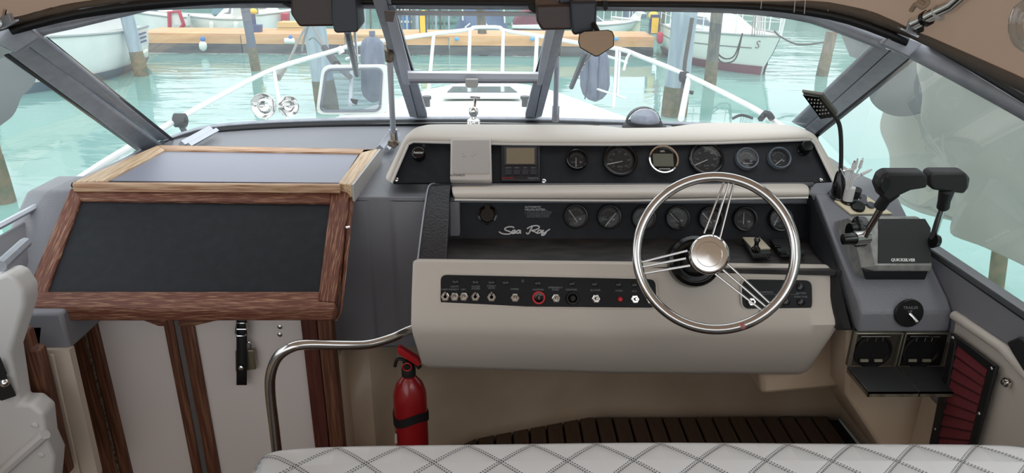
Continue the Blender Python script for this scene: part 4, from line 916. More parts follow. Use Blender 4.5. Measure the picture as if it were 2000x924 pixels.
# ---- stainless boxes with flipped down lids
for i, (xa_, xb_, lab) in enumerate(((1663, 1755, 'left open grey box with a fold down lid below the side console'), (1758, 1850, 'right open grey box with a fold down lid, next to the red louvre'))):
    d = 1.425; z0 = PY(1700, 716, d).z; z1 = PY(1700, 647, d).z
    x0 = PY(xa_, 680, d).x; x1 = PY(xb_, 680, d).x
    t = thing('flip_lid_box', lab, 'socket box', (x0, d, z0), 'boxes with fold down lids')
    bx = mat('dull_steel_plate', (92, 88, 78), .38, .7, bump=.2, bscale=60) if i == 0 else mat('dark_steel_plate', (58, 50, 48), .35, .7)
    b = B(); b.box((x0, d + .004, z0), (x1, d + .012, z1)); b.out('back_plate', bx, t)
    xc, zc = (x0 + x1) / 2 - .003, (z0 + z1) / 2 - .006; r = (x1 - x0) * .40
    MR = Matrix.Translation((xc, d + .004, zc)) @ Matrix.Rotation(R(90), 4, 'X')
    B().lathe(MR, [(r, 0), (r, .006), (r * .9, .007), (r * .85, .002), (.001, .001)], 36).out('round_socket', mat('socket_dark', (36, 35, 36), .35, .5), t)
    b = B(); b.box((x0, d - .008, z0), (x0 + .004, d + .004, z1)); b.box((x1 - .004, d - .008, z0), (x1, d + .004, z1)); b.box((x0, d - .010, z1 - .004), (x1, d + .004, z1)); b.out('rim', mat('rim_metal', (150, 146, 132), .35, .8), t, bevel=.001)
    B().tube([V((x0 + .012, d - .006, z1 - .010)), V((x1 - .03, d - .006, z1 - .010))], .0028, 8).out('hinge_rod', steel, t)
    for q in (.22, .52): B().box((x0 + (x1 - x0) * q, d - .006, z0 + .016), (x0 + (x1 - x0) * (q + .17), d - .002, z0 + .022)).out('contact_bar', mat('contact_brass', (190, 186, 160), .3, .6), t)
    for q in (.28, .46, .6): B().tube([V((x0 + (x1 - x0) * q, d - .005, z1 - .014)), V((x0 + (x1 - x0) * q - .001, d - .005, z1 - .024))], .0009, 6).out('spring_pin', steel, t)
    sk = .012 + .0
    P0 = V((x0 - .006, d - .01, z0 + .006)); P1 = V((x1 + (.004), d - .01, z0 + .006)); dy = -.085; dz = -.012; dxl = .018
    b = B(); C0 = P0 + V((dxl * .6, dy, dz)); C1 = P1 + V((dxl * .2, dy, dz))
    b.prism([P0, P1, C1, C0], (0, 0, -.006)); b.out('lid', mat('lid_inside', (30, 30, 32), .5), t)
    b = B(); b.prism([C0, C1, C1 + V((0, 0, -.014)), C0 + V((0, 0, -.014))], (0, .003, 0)); b.prism([P0, C0, C0 + V((0, 0, -.014)), P0 + V((0, 0, -.014))], (.003, 0, 0)); b.prism([P1, C1, C1 + V((0, 0, -.014)), P1 + V((0, 0, -.014))], (.003, 0, 0)); b.out('lid_rim', mat('lid_metal', (138, 132, 116), .4, .6, col2=(106, 98, 84), cscale=50), t)

# ---- right padded side and red louvre
rc = thing('right_bolster', 'warm white moulded side lining at the lower right with a snap stud', 'side lining', (.99, 1.2, .5))
P = [PX(1866, 616, 1.045), PX(1880, 614, 1.045), PX(1960, 680, 1.04), V((1.035, .3, .70)), V((1.035, .3, .05)), PX(1815, 1000, 1.045), PX(1838, 780, 1.045)]
B().prism(P, (.012, 0, 0)).out('lining', vinyl, rc, bevel=.012, seg=4)
B().tube([P[0] + V((-.002, 0, 0)), P[2] + V((-.002, 0, .0)), V((1.03, .3, .70))], .011, 12).out('rolled_edge', vinyl, rc)
B().lathe(Matrix.Translation(PX(1967, 747, 1.034)) @ Matrix.Rotation(R(-90), 4, 'Y'), [(.011, 0), (.010, .004), (.006, .004), (.005, .010), (.001, .011)], 16).out('snap_stud', chrome, rc)
B().prism([PX(1973, 668, 1.03), PX(2000, 656, 1.03), PX(2060, 700, 1.03), PX(2010, 730, 1.03), PX(1985, 690, 1.03)], (-.01, 0, 0)).solo('black_bracket', blk_rub, 'black rubber edged pad on the coaming at the far right', 'pad', bevel=.006)
lv = thing('red_louvre', 'dark red louvred engine vent in a black frame on the right side', 'vent', PX(1880, 860, 1.025))
O = [(1858, 650), (1946, 716), (1900, 880), (1812, 880)]; I = [(1866, 672), (1928, 722), (1888, 880), (1826, 880)]
xv = 1.022
def lvq(name, L, m, dx=.008, x=xv, **k): return B().prism([PX(a_, c_, x) for a_, c_ in L], (dx, 0, 0)).out(name, m, lv, **k)
lvq('mesh_back', O, mat('louvre_back_red', (70, 16, 22), .6, bump=1, bscale=500), .004, xv + .006)
fm = mat('louvre_frame', (20, 20, 21), .5)
lvq('frame_bar', [O[0], O[1], I[1], I[0]], fm, bevel=.002); lvq('frame_bar', [O[1], O[2], I[2], I[1]], fm, bevel=.002); lvq('frame_bar', [O[0], I[0], I[3], O[3]], fm, bevel=.002)
redv = mat('louvre_red', (112, 34, 42), .6, bump=1, bscale=600, col2=(140, 70, 74), cscale=700, cpos=(.6, .7))
N_ = 9
for i in range(N_):
    a0, a1 = i / N_, (i + .82) / N_
    A = [V((*I[0], 0)).lerp(V((*I[3], 0)), a0), V((*I[1], 0)).lerp(V((*I[2], 0)), a0), V((*I[1], 0)).lerp(V((*I[2], 0)), a1), V((*I[0], 0)).lerp(V((*I[3], 0)), a1)]
    p_ = [PX(A[0].x, A[0].y, xv + .006), PX(A[1].x, A[1].y, xv + .006), PX(A[2].x, A[2].y, xv + .003), PX(A[3].x, A[3].y, xv + .003)]
    B().prism(p_, (.003, 0, 0)).out('louvre_blade', redv, lv)
for x_, y_ in ((1861, 660), (1936, 720), (1912, 808), (1826, 838)): B().lathe(Matrix.Translation(PX(x_, y_, xv)) @ Matrix.Rotation(R(-90), 4, 'Y'), [(.004, 0), (.003, .002), (.001, .002)], 10).out('screw', steel, lv)

# ================================================================ fire extinguisher, grab rail, seat
ye = 1.62; c = PY(802, 800, ye); ke = (PY(834, 800, ye) - PY(770, 800, ye)).length / 64
zt_ = PY(800, 725, ye).z
ex = thing('fire_extinguisher', 'red fire extinguisher strapped upright beside the helm', 'fire extinguisher', (c.x, ye, zt_ - .42))
Me = Matrix.Translation((c.x, ye, zt_ - .42)); r = 32.5 * ke
B().lathe(Me, [(r * .9, 0), (r, .01), (r, .335), (r * .97, .355), (r * .8, .38), (r * .5, .398), (r * .38, .405), (r * .38, .42)], 40).out('cylinder', redp, ex)
B().lathe(Me, [(r * .42, .41), (r * .42, .43), (r * .35, .436), (r * .3, .45), (.001, .452)], 20).out('valve', blk_rub, ex)
B().ribbon([Me @ V((math.cos(a) * (r + .002), math.sin(a) * (r + .002), .285 - .012 * math.cos(2 * a - 1) )) for a in [2 * math.pi * q / 40 for q in range(41)]], (0, 0, .026), [V((math.cos(a), math.sin(a), 0)) * .003 for a in [2 * math.pi * q / 40 for q in range(41)]]).out('retaining_band', blk_rub, ex)
B().prism([PY(x, y, ye - .01) for x, y in ((775, 682), (781, 680), (816, 702), (822, 712), (816, 717), (778, 692))], (0, .02, 0)).out('squeeze_lever', redplast, ex, bevel=.002)
B().tube(sm([PY(797, 710, ye - .005), PY(786, 702, ye - .005), PY(776, 702, ye - .005), PY(772, 712, ye - .005), PY(772, 716, ye - .005)], 6), .0045, 8).out('nozzle', blk_rub, ex)
pc = PY(795, 717, ye - .035); B().tube([pc + V((math.cos(a), 0, math.sin(a))) * .0115 for a in [2 * math.pi * q / 24 for q in range(24)]], .0016, 8, closed=True).out('pin_ring', redplast, ex)
B().lathe(Matrix.Translation(PY(797, 718, ye - .02)) @ Matrix.Rotation(R(90), 4, 'X'), [(.009, 0), (.009, .008), (.001, .008)], 18).out('pressure_gauge', mat('gauge_dark', (40, 44, 40), .3), ex)
B().tube([PY(812, 708, ye), PY(820, 718, ye)], .007, 10).out('lever_pivot', blk_rub, ex)
B().prism([PY(771, 846, ye - .033), PY(775, 848, ye - .035), PY(776, 866, ye - .035), PY(771, 866, ye - .033)], (0, -.001, 0)).out('label_plate', mat('pale_label', (190, 170, 160), .5), ex)

gr = sm([PY(810, 641, 1.52), PY(790, 648, 1.51), PY(760, 661, 1.48), PY(720, 672, 1.45), PY(670, 674, 1.42), PY(600, 673, 1.39), PY(568, 679, 1.38), PY(542, 698, 1.375), PY(529, 730, 1.37), PY(528, 770, 1.37), PY(536, 840, 1.37), PY(550, 960, 1.37)], 8)
B().tube(gr, .0118, 18).solo('grab_rail', steel, 'bent stainless grab rail beside the companionway', 'grab rail')

# quilted seat back
sb = thing('seat_back', 'white quilted seat back with diamond stitching across the foreground', 'seat', (.25, .72, .5))
zs = .93
edge = resample(sm([PY(440, 1020, .60), PY(470, 965, .66), PY(500, 916, .73), PY(528, 884, .80), PY(585, 875, .83), PY(700, 870, .845), PY(1000, 866, .85), PY(1270, 863, .855), PY(1600, 865, .85), PY(1900, 867, .85), PY(1990, 872, .84), PY(2080, 890, .82)], 8), 120)
offs = [(0.0, -.16), (-.0, -.03), (0, 0), (-.012, .008), (-.035, .012), (-.07, .012), (-.11, .009), (-.15, .002)]
rows = []
b = B(); uvl = None
for dy, dz in offs: rows.append([V((p.x + (.25 - p.x) * .0, p.y + dy, p.z + dz)) for p in edge])
G = [[b.b.verts.new(p) for p in r_] for r_ in rows]
uvl = b.b.loops.layers.uv.new('uv')
vv = {}; acc = 0
for j, r_ in enumerate(G):
    if j: acc += (rows[j][60] - rows[j - 1][60]).length
    s_ = 0
    for i, v__ in enumerate(r_):
        if i: s_ += abs(rows[2][i].x - rows[2][i - 1].x)
        vv[v__] = (rows[2][i].x + 5 - .003, acc + 5)
for a, c in zip(G, G[1:]):
    for i in range(len(a) - 1):
        f = b.face([a[i], a[i + 1], c[i + 1], c[i]])
        for l in f.loops: l[uvl].uv = vv[l.vert]
o = b.out('quilted_cover', quilt_m, sb, smooth=180, sub=1)
QUV = o
B().tube([p + V((0, .003, -.035)) for p in edge], .004, 6).out('piping', vinyl_w, sb)
B().prism([V((edge[5].x, .55, .2)), V((edge[-5].x, .55, .2)), V((edge[-5].x, .55, .86)), V((edge[5].x, .55, .86))], (0, .22, 0)).out('cushion_core', vinyl_w, sb, bevel=.03)

# ================================================================ screen side hardware
def rod(P, r, lab, fit0, fit1):
    t = thing('stay_rod', lab, 'stay rod', P[0])
    B().tube(P, r, 12).out('tube', alu, t)
    B().tube(fit0, r * 1.5, 12).out('lower_socket', steel, t)
    B().tube(fit1, r * 1.45, 10).out('upper_clevis', rusty, t)
    return t
t = rod([PY(768, 262, 2.17), PY(761, 110, 2.0)], .0085, 'left stay rod from dashboard to windscreen post', [PY(770, 276, 2.17), PY(768, 253, 2.17)], [PY(761, 117, 2.0), PY(759, 95, 1.98)])
B().prism(pts([(757, 275, 2.15), (774, 276, 2.15), (779, 283, 2.15), (770, 291, 2.15), (757, 285, 2.15)]), (0, .03, 0)).out('foot', rusty, t, bevel=.003)
B().tube([PY(760, 97, 1.98), PY(757, 78, 1.97)], .006, 8).out('end_bolt', rusty, t)
t = rod([PY(1085, 222, 2.40), PY(1088, 100, 2.08)], .0085, 'right stay rod standing left of the hexagonal mirror', [PY(1085, 236, 2.42), PY(1086, 205, 2.40)], [PY(1088, 104, 2.08), PY(1089, 68, 2.03)])

def wip(L, U, lab, bx):
    t = thing('wiper_motor_box', lab, 'wiper motor cover', PY(L[0][0], L[0][1], 1.74), 'wiper motor covers')
    br = mat('dark_brown_plastic', (66, 50, 46), .38, bump=.15, bscale=200)
    B().prism([PY(x, y, 1.68) for x, y in L], (0, .075, .01)).out('housing', br, t, bevel=.006, seg=3)
    B().prism([PY(x, y, 1.665) for x, y in U], (0, .09, .01)).out('gear_cover', mat('dark_slate_plastic', (46, 50, 60), .4, bump=.15, bscale=200), t, bevel=.006, seg=3)
    B().prism([PY(x, y, 1.715) for x, y in bx], (0, .02, 0)).out('bracket', blk_rub, t)
    B().prism([PY(x + 151 + (4 if x > 900 else 0), y, 1.715) for x, y in ((bx[0][0] - 8, 2), (bx[0][0] + 2, 2), (bx[0][0] + 2, 18), (bx[0][0] - 4, 22), (bx[0][0] - 8, 10))], (0, .02, 0)).out('bracket', blk_rub, t)
    return t
wip([(566, -12), (567, 28), (584, 53), (660, 52), (662, -12)], [(646, -12), (647, 36), (652, 61), (657, 65), (697, 63), (700, 58), (694, -12)], 'left wiper motor box under the windscreen header', [(550, 1), (572, 1), (572, 18), (553, 9)])
wip([(1046, 10), (1048, 42), (1058, 60), (1120, 59), (1124, 8)], [(1113, 6), (1117, 62), (1121, 70), (1130, 68), (1160, 62), (1165, 48), (1167, 2), (1118, 3)], 'right wiper motor box beside the hexagonal mirror', [(1030, 10), (1050, 9), (1050, 28), (1034, 20)])
mr = thing('mirror', 'small hexagonal rear view mirror below the right wiper box', 'mirror', PY(1166, 85, 1.62))
ML = [(1131, 66), (1140, 61), (1188, 58), (1196, 61), (1200, 70), (1199, 90), (1168, 110), (1162, 110), (1133, 93), (1129, 82)]
ML2 = [(1165 + (x - 1165) * .95, 84 + (y - 84) * .94) for x, y in ML]
cmr = PY(1165, 84, 1.62); nmr = ((CAM - cmr).normalized() + (V((.1, .1, 1.93)) - cmr).normalized()).normalized()
def onm(x, y, o): d = ray(x, y); return CAM + d * ((cmr + nmr * o - CAM).dot(nmr) / d.dot(nmr))
B().prism([onm(x, y, -.002) for x, y in ML], nmr * -.008).out('rim', blk_rub, mr, bevel=.001)
B().prism([onm(x, y, 0) for x, y in ML2], nmr * .0005).out('glass', mirror, mr)
B().tube([PY(1166, 60, 1.63), PY(1160, 48, 1.66)], .006).out('stalk', blk_rub, mr)

# wiper blades outside
def wiper(P, lab):
    t = thing('wiper', lab, 'wiper', P[0], 'windscreen wipers')
    B().tube(P, .009, 6).out('blade', mat('wiper_grey', (64, 74, 80), .5), t)
    B().tube([P[0] + V((.02, 0, 0)), P[1] + V((.004, 0, .02))], .004, 6).out('arm', steel, t)
    for q in (.3, .5, .7): p = P[0].lerp(P[1], q); B().tube([p, p + V((.014, 0, .0))], .003, 5).out('linkage', alu, t)
wiper([PY(678, 60, 1.90), PY(697, 146, 2.3)], 'left wiper hanging below the left motor box')
wiper([PY(1145, 100, 2.05), PY(1116, 170, 2.4)], 'right wiper hanging behind the hexagonal mirror')
# ================================================================ FOREDECK
dk_ = thing('foredeck', 'white foredeck of the boat seen through the windscreen', 'boat deck', (XC, 3.6, .8))
def dkz(y): return 1.015 - (y - 2.65) * .107
b = B(); rows = []
for y, hw in ((2.55, .80), (2.65, .72), (2.9, .68), (3.3, .62), (3.9, .54), (4.5, .44), (5.0, .30), (5.3, .12), (5.38, .02)):
    rows.append([V((XC + hw * s, y, dkz(y) - .02 * s * s - (0.05 if abs(s) > .97 else 0))) for s in [q / 8 for q in range(-8, 9)]])
deckm = mat('white_deck', (220, 224, 220), .4, bump=.2, bscale=60)
b.loft(rows); b.out('deck_top', deckm, dk_, smooth=60)
# side decks and hull flare
rows = []
for y, hw in ((-.4, 1.42), (1.0, 1.45), (2.2, 1.42), (3.2, 1.28), (4.2, .95), (5.0, .5), (5.55, .04)):
    zz = .62 if y < 2.2 else .62 - (y - 2.2) * .035
    rows.append([V((XC + s * hw * k_, y - (.0 if k_ > .8 else y * .0), z_)) for s, k_, z_ in ((-1, .84, zz + .01), (-1, 1, zz), (-1, .9, -.3), (-1, .7, -1.2), (1, .7, -1.2), (1, .9, -.3), (1, 1, zz), (1, .84, zz + .01))])
b = B(); b.loft([r_[:4] for r_ in rows]); b.loft([r_[4:] for r_ in rows]); b.out('hull_side', hullw, dk_)
rows = []
for y, hw, inn in ((2.3, 1.18, .75), (2.65, 1.12, .70), (3.3, 1.02, .60), (4.2, .78, .48), (5.0, .42, .28), (5.5, .04, .01)):
    rows.append([V((XC + s * q, y, zz)) for s, q, zz in ((-1, hw, .60 - (y - 2.2) * .03), (-1, inn, .60 - (y - 2.2) * .03), (-1, inn, dkz(y) - .06), (1, inn, dkz(y) - .06), (1, inn, .60 - (y - 2.2) * .03), (1, hw, .60 - (y - 2.2) * .03))])
b = B(); b.loft([r_[:3] for r_ in rows]); b.loft([r_[3:] for r_ in rows]); b.out('side_deck', deckm, dk_)
# flat hatch with dark glazing
zf = dkz(3.7) + .02
hh = thing('deck_hatch', 'low white rimmed hatch with dark glazing on the foredeck', 'deck hatch', (XC, 3.7, zf))
P = [wpz for wpz in (PZ(862, 194, dkz(3.4)), PZ(1022, 194, dkz(3.4)), PZ(1004, 180, dkz(3.9)), PZ(876, 180, dkz(3.9)))]
B().prism([p + V((0, 0, .0)) for p in P], (0, 0, .03)).out('rim', deckm, hh, bevel=.01)
cP = sum(P, V()) / 4
B().prism([cP + (p - cP) * .86 + V((0, 0, .03)) for p in P], (0, 0, .004)).out('glazing', mat('dark_glazing', (96, 108, 112), .15), hh)
# raised hatch
rh = thing('raised_hatch', 'propped open hatch with rounded white frame and smoked pane, left of the centre window', 'deck hatch', PY(690, 222, 2.95))
yr = 2.95
oo = rrect([(629, 128), (759, 127), (757, 224), (616, 224)], 16); ii = rrect([(637, 136), (746, 134), (742, 216), (626, 217)], 12)
tl = .06
OO = [PY(x, y, yr) for x, y in oo]; II = [PY(x, y, yr - .001) for x, y in ii]
b = B(); A = [b.b.verts.new(p) for p in OO]; C_ = [b.b.verts.new(p) for p in II]; D_ = [b.b.verts.new(p + V((0, .025, 0))) for p in OO]; E_ = [b.b.verts.new(p + V((0, .026, 0))) for p in II]
n_ = len(A)
for i in range(n_):
    j = (i + 1) % n_; b.face([A[i], A[j], C_[j], C_[i]]); b.face([A[i], D_[i], D_[j], A[j]]); b.face([C_[i], C_[j], E_[j], E_[i]]); b.face([D_[i], E_[i], E_[j], D_[j]])
b.out('frame', deckm, rh, bevel=.003)
B().tube(II, .006, 6, closed=True).out('seal', mat('grey_seal', (96, 104, 116), .6), rh)
b = B(); b.poly([p + V((0, .012, 0)) for p in II]); b.out('smoked_pane', smoke, rh)
B().prism([PY(684, 194, 2.9), PY(698, 196, 2.9), PY(696, 205, 2.9), (PY(688, 201, 2.9))], (0, .02, 0)).out('handle', blk_rub, rh)
# low cabin-top nav pieces and vents on the deck
for x, lab in ((834, 'left black deck fitting at the foot of the centre window'), (1025, 'right black deck fitting at the foot of the centre window')):
    p = PZ(x, 208, dkz(2.95)); B().lathe(Matrix.Translation(p), [(.014, 0), (.014, .03), (.02, .032), (.02, .045), (.001, .046)], 14).solo('deck_fitting', mat('black_fitting', (40, 44, 46), .4), lab, 'deck fitting', group='black deck fittings')
# horns
for i, (x, y, r_, lab) in enumerate(((515, 207, 25, 'left and larger of the two chrome horns outside the left windscreen'), (563, 208, 21, 'right chrome horn outside the left windscreen'))):
    p = PY(x, y, 2.85); k = (PY(x + 1, y, 2.85) - p).length; d = (CAM - p).normalized()
    d = (d + V((-.25 if i == 0 else .35, 0, 0))).normalized(); u = (V((0, 0, 1)) - d * d.z).normalized(); M = Matrix.Translation(p) @ Matrix((u.cross(d), u, d)).transposed().to_4x4()
    t = thing('horn', lab, 'horn', p, 'chrome horns')
    B().lathe(M, [(4 * k, -50 * k), (7 * k, -35 * k), (12 * k, -18 * k), (r_ * .8 * k, -6 * k), (r_ * k, 2 * k), (r_ * .97 * k, 3.5 * k), (r_ * .9 * k, 1 * k), (r_ * .6 * k, -5 * k), (r_ * .4 * k, -2 * k), (r_ * .25 * k, -4 * k), (.001, -4 * k)], 36).out('bell', chrome, t)
    B().tube([M @ V((0, 0, -20 * k)), M @ V((0, -26 * k, -22 * k))], 3 * k, 8).out('foot', chrome, t)

# bow rail
railP = [PY(*q) for q in ((84, 400, 2.05), (200, 320, 2.35), (330, 243, 2.9), (440, 182, 3.5), (535, 135, 4.1), (640, 103, 4.6), (700, 86, 4.9), (770, 77, 5.05), (847, 66, 5.3), (915, 58, 5.5), (925, 54, 5.55), (950, 53, 5.6), (975, 54, 5.55), (988, 60, 5.5), (1052, 70, 5.3), (1130, 84, 5.0), (1210, 96, 4.7), (1250, 110, 4.5), (1340, 146, 4.0), (1430, 190, 3.4), (1498, 228, 3.0), (1640, 330, 2.3), (1700, 372, 2.1))]
br_ = thing('bow_rail', 'white tubular bow rail running round the foredeck', 'railing', (XC, 4.2, .7))
rs = sm(railP, 5); B().tube(rs, [(.0125 if p.y < 4.2 else .0145) for p in rs], 10).out('top_rail', railm, br_)
def stan(a, c, r=.0105): B().tube([PY(*a), PY(*c)], r, 8).out('stanchion', railm, br_)
stan((535, 138, 4.1), (546, 200, 3.7)); stan((847, 68, 5.3), (836, 186, 4.9), .0125); stan((918, 58, 5.5), (914, 190, 4.2), .0125); stan((983, 59, 5.5), (980, 192, 4.2), .0125); stan((1049, 72, 5.3), (1044, 160, 5.0), .014)
stan((1205, 98, 4.7), (1198, 210, 4.0)); stan((1211, 98, 4.7), (1206, 185, 4.3), .008); stan((1346, 150, 4.0), (1330, 232, 3.4), .016)
stan((689, 100, 4.8), (684, 205, 4.0), .013)
b = B(); b.tube(sm([PY(676, 115, 4.7), PY(700, 110, 4.8), (PY(752, 100, 5.0))], 5), .010, 8); b.out('lower_rail', railm, br_)
b = B(); b.tube([PY(1172, 105, 4.9), PY(1224, 122, 4.6)], .009, 8); b.out('lower_rail', railm, br_)
b = B(); b.tube([PY(1130, 160, 4.5), PY(1170, 175, 4.3), PY(1222, 192, 4.1)], .007, 8); b.out('lower_rail', railm, br_)
B().tube([PY(660, 92, 4.7), PY(668, 104, 4.7)], .022, 8).out('rail_clamp', railm, br_)
B().tube(sm([PY(1224, 98, 4.6), PY(1230, 103, 4.55), PY(1224, 115, 4.55), PY(1218, 138, 4.5)], 4), .009, 8).out('rail_hook', railm, br_)
# rope lashings on the rail
for x, y, d, lab in ((352, 235, 2.95, 'black lashing wrapped on the left bow rail'), (1336, 150, 4.0, 'black lashing wrapped on the right bow rail')):
    p = PY(x, y, d); b = B()
    for q in range(5): b.tube([p + V((q * .008 - .016, .0 + math.sin(a) * .022, math.cos(a) * .022)) for a in [2 * math.pi * w_ / 14 for w_ in range(14)]], .009, 6, closed=True)
    b.tube([p + V((0, 0, -.02)), p + V((.02, 0, -.08)), p + V((.06, 0, -.09))], .012, 6)
    b.solo('rope_lashing', roped, lab, 'lashing')
b = B(); b.tube(sm([PY(1430, 232, 2.9), PY(1448, 225, 2.9), PY(1470, 231, 2.9)], 6), .006, 6); b.tube(sm([PY(1486, 232, 2.9), PY(1495, 222, 2.95), PY(1502, 224, 2.9), PY(1508, 232, 2.9)], 6), .014, 6); b.solo('mooring_line_end', roped, 'black mooring line end lying behind the right of the pod', 'rope')

# covered fenders stowed at the bow
def fender(x0, y0, x1, y1, d, lab, m=fend, name='covered_fender', group='covered fenders at the bow', tilt=0):
    a, c = PY((x0 + x1) / 2 + tilt, y0, d), PY((x0 + x1) / 2, y1, d); r = (PY(x1, (y0 + y1) / 2, d) - PY(x0, (y0 + y1) / 2, d)).length / 2; L = (a - c).length; e = (a - c).normalized()
    uu = (V((1, 0, 0)) - e * e.x).normalized(); M = Matrix.Translation(c) @ Matrix((uu, e.cross(uu), e)).transposed().to_4x4()
    t = thing(name, lab, 'fender', c, group)
    B().lathe(M, [(.01, 0), (r * .5, r * .18), (r * .85, r * .55), (r, r * 1.1), (r, L - r * 1.0), (r * .88, L - r * .5), (r * .55, L - r * .16), (.01, L)], 26).out('body', m, t, smooth=60)
    return t, a, r
t, a, r_ = fender(706, 70, 752, 200, 4.75, 'tall blue grey covered fender behind the raised hatch', tilt=-2)
B().tube([a, a + V((0, 0, .03))], .02, 8).out('eye', fend, t)
t, a, r_ = fender(1134, 92, 1192, 198, 4.4, 'round bottomed blue grey covered fender on the right of the bow', tilt=-3)
for s in (-.5, .3): B().tube(sm([a + V((s * r_, -r_ * .8, 0)), a + V((s * r_ * .8, -r_ * 1.02, -.15)), a + V((s * r_ * 1.1, -r_ * .9, -.3))], 5), .004, 5).out('seam', mat('fender_seam', (70, 78, 92), .9), t)

# ================================================================ canvas outside side windows
b = B(); rows = []
NY, NZ = 40, 26
topL = resample([PX(1700, 60, 1.12), PX(1850, 110, 1.14), V((1.16, 1.1, 1.42)), V((1.16, .2, 1.2))], NY)
botL = resample([PX(1742, 392, 1.42), PX(1870, 450, 1.40), PX(2000, 513, 1.38), V((1.36, .2, .80))], NY)
lft = [PX(1782, 120, 1.12), PX(1770, 230, 1.26), PX(1745, 330, 1.38)]
for j in range(NZ):
    t = j / (NZ - 1); r_ = []
    for i in range(NY):
        s = i / (NY - 1); p = topL[i].lerp(botL[i], t)
        fold = 1.5 * (.07 * math.exp(-((s - .10 - .05 * t) / .035) ** 2) * (1 - t * .3) - .06 * math.exp(-((s - .19 - .02 * t) / .03) ** 2) * (1 - t * .5) ) + .02 * math.sin(s * 22 + t * 4) * (1 - t * .7) + .014 * math.sin(t * 9 + s * 9) + .008 * math.sin(t * 21 - s * 15)
        r_.append(p + V((fold, 0, 0)))
    rows.append(r_)
b.loft(rows); b.solo('side_curtain', cream, 'cream canvas side curtain hanging outside the right window', 'canvas curtain', solid=.004, smooth=180, sub=1)
B().tube([p + V((-.004, 0, .03)) for p in botL], .004, 6).solo('curtain_hem', cream, 'stitched bottom hem of the cream curtain outside the right window', 'hem')
b = B(); P = sm([PX(x, y, 1.16) for x, y in ((1830, 120), (1760, 100), (1716, 150), (1698, 185), (1712, 210), (1745, 226), (1782, 224), (1830, 200))], 5, True)
b.prism(P, (.006, 0, 0)); b.solo('canvas_flap', dkcan, 'rounded grey green canvas flap outside the right corner post', 'canvas flap')
b = B(); P = [PX(x, y, 1.05) for x, y in ((1636, 52), (1660, 110), (1680, 116), (1700, 96), (1722, 88), (1690, 66))]; b.prism(P, (.006, 0, 0)); b.solo('canvas_flap', dkcan, 'small canvas corner showing at the upper right of the right windscreen', 'canvas flap')
b = B(); P = [PX(x, y, -1.26) for x, y in ((-120, 90), (10, 90), (52, 132), (70, 152), (60, 172), (42, 190), (28, 222), (0, 246), (-120, 330))]; P = sm(P, 5, True); b.prism(P, (-.006, 0, 0)); b.solo('canvas_flap', dkcan, 'dark canvas flap outside the left side window', 'canvas flap')

# ================================================================ HARBOUR
def pile(pt, pb, wpx, m, lab, foot=True, name='mooring_pile', sq=False, dtop=None, cap=None):
    base = PZ(pb[0], pb[1], ZW); k = (PZ(pb[0] + 1, pb[1], ZW) - base).length; r = wpx * k / 2
    top = PY(pt[0], pt[1], base.y); e = (top - base).normalized(); top = top + e * 3.0 if cap is None else top
    t = thing(name, lab, 'pile', base, 'mooring piles')
    b = B(); n = 10; P = [base - e * .6] + [base.lerp(top, q / n) for q in range(n + 1)]
    rr_ = [r * (1 + .03 * math.sin(q * 2.3 + pb[0])) for q in range(len(P))]
    b.tube(P, rr_, 4 if sq else 16); b.out('shaft', m, t, bevel=.02 if sq else 0)
    if foot: B().tube([base - e * .6, base + e * .25, base + e * .55], [r * 1.06, r * 1.08, r * 1.02], 4 if sq else 16).out('weedy_foot', weed, t)
    return t, base, r, e
pile((247, 28), (277, 148), 25, bluish, 'grey blue pile in front of the white motor yacht, far left'); pass
pile((478, 10), (500, 138), 17, mat('slate_pile', (92, 102, 118), .8, bump=.8, bscale=10), 'slate grey pile just left of the yellow topped post, reaching forward of the pontoon')
t, base, r, e = pile((612, 40), (640, 215), 42, bluish, 'thick pale blue pile under the left wiper box')
t, base, r, e = pile((1338, 20), (1316, 226), 46, bluish, 'thickest pale blue pile, in front of the sailing boat', sq=False)
q = PZ(1322, 228, ZW)
B().tube([PY(1352, 35, q.y - .35), PY(1338, 120, q.y - .35), PY(1328, 230, q.y - .35)], .035, 8).solo('pile_rope', mat('brown_rope', (84, 78, 74), .9), 'brown rope running down the thickest pale blue pile', 'rope')
pile((1401, 20), (1386, 168), 22, pilem, 'dark pile standing in front of the white sailing boat hull')
pile((1625, 62), (1605, 148), 20, pileb, 'short brown pile at the right with a mooring rope', cap=1)
pile((938, 12), (945, 104), 17, pilem, 'dark pile in the middle of the centre window')
pile((1298, 10), (1290, 78), 12, pilem, 'thin dark pile behind the red fenders')
pile((-60, 150), (12, 395), 34, pileb, 'brown weedy pile at the lower left of the side window', cap=1)
# reflected / standing piles on the right side
pile((1962, 420), (1945, 560), 26, pileb, 'pile below the cream curtain outside the right window', cap=1)

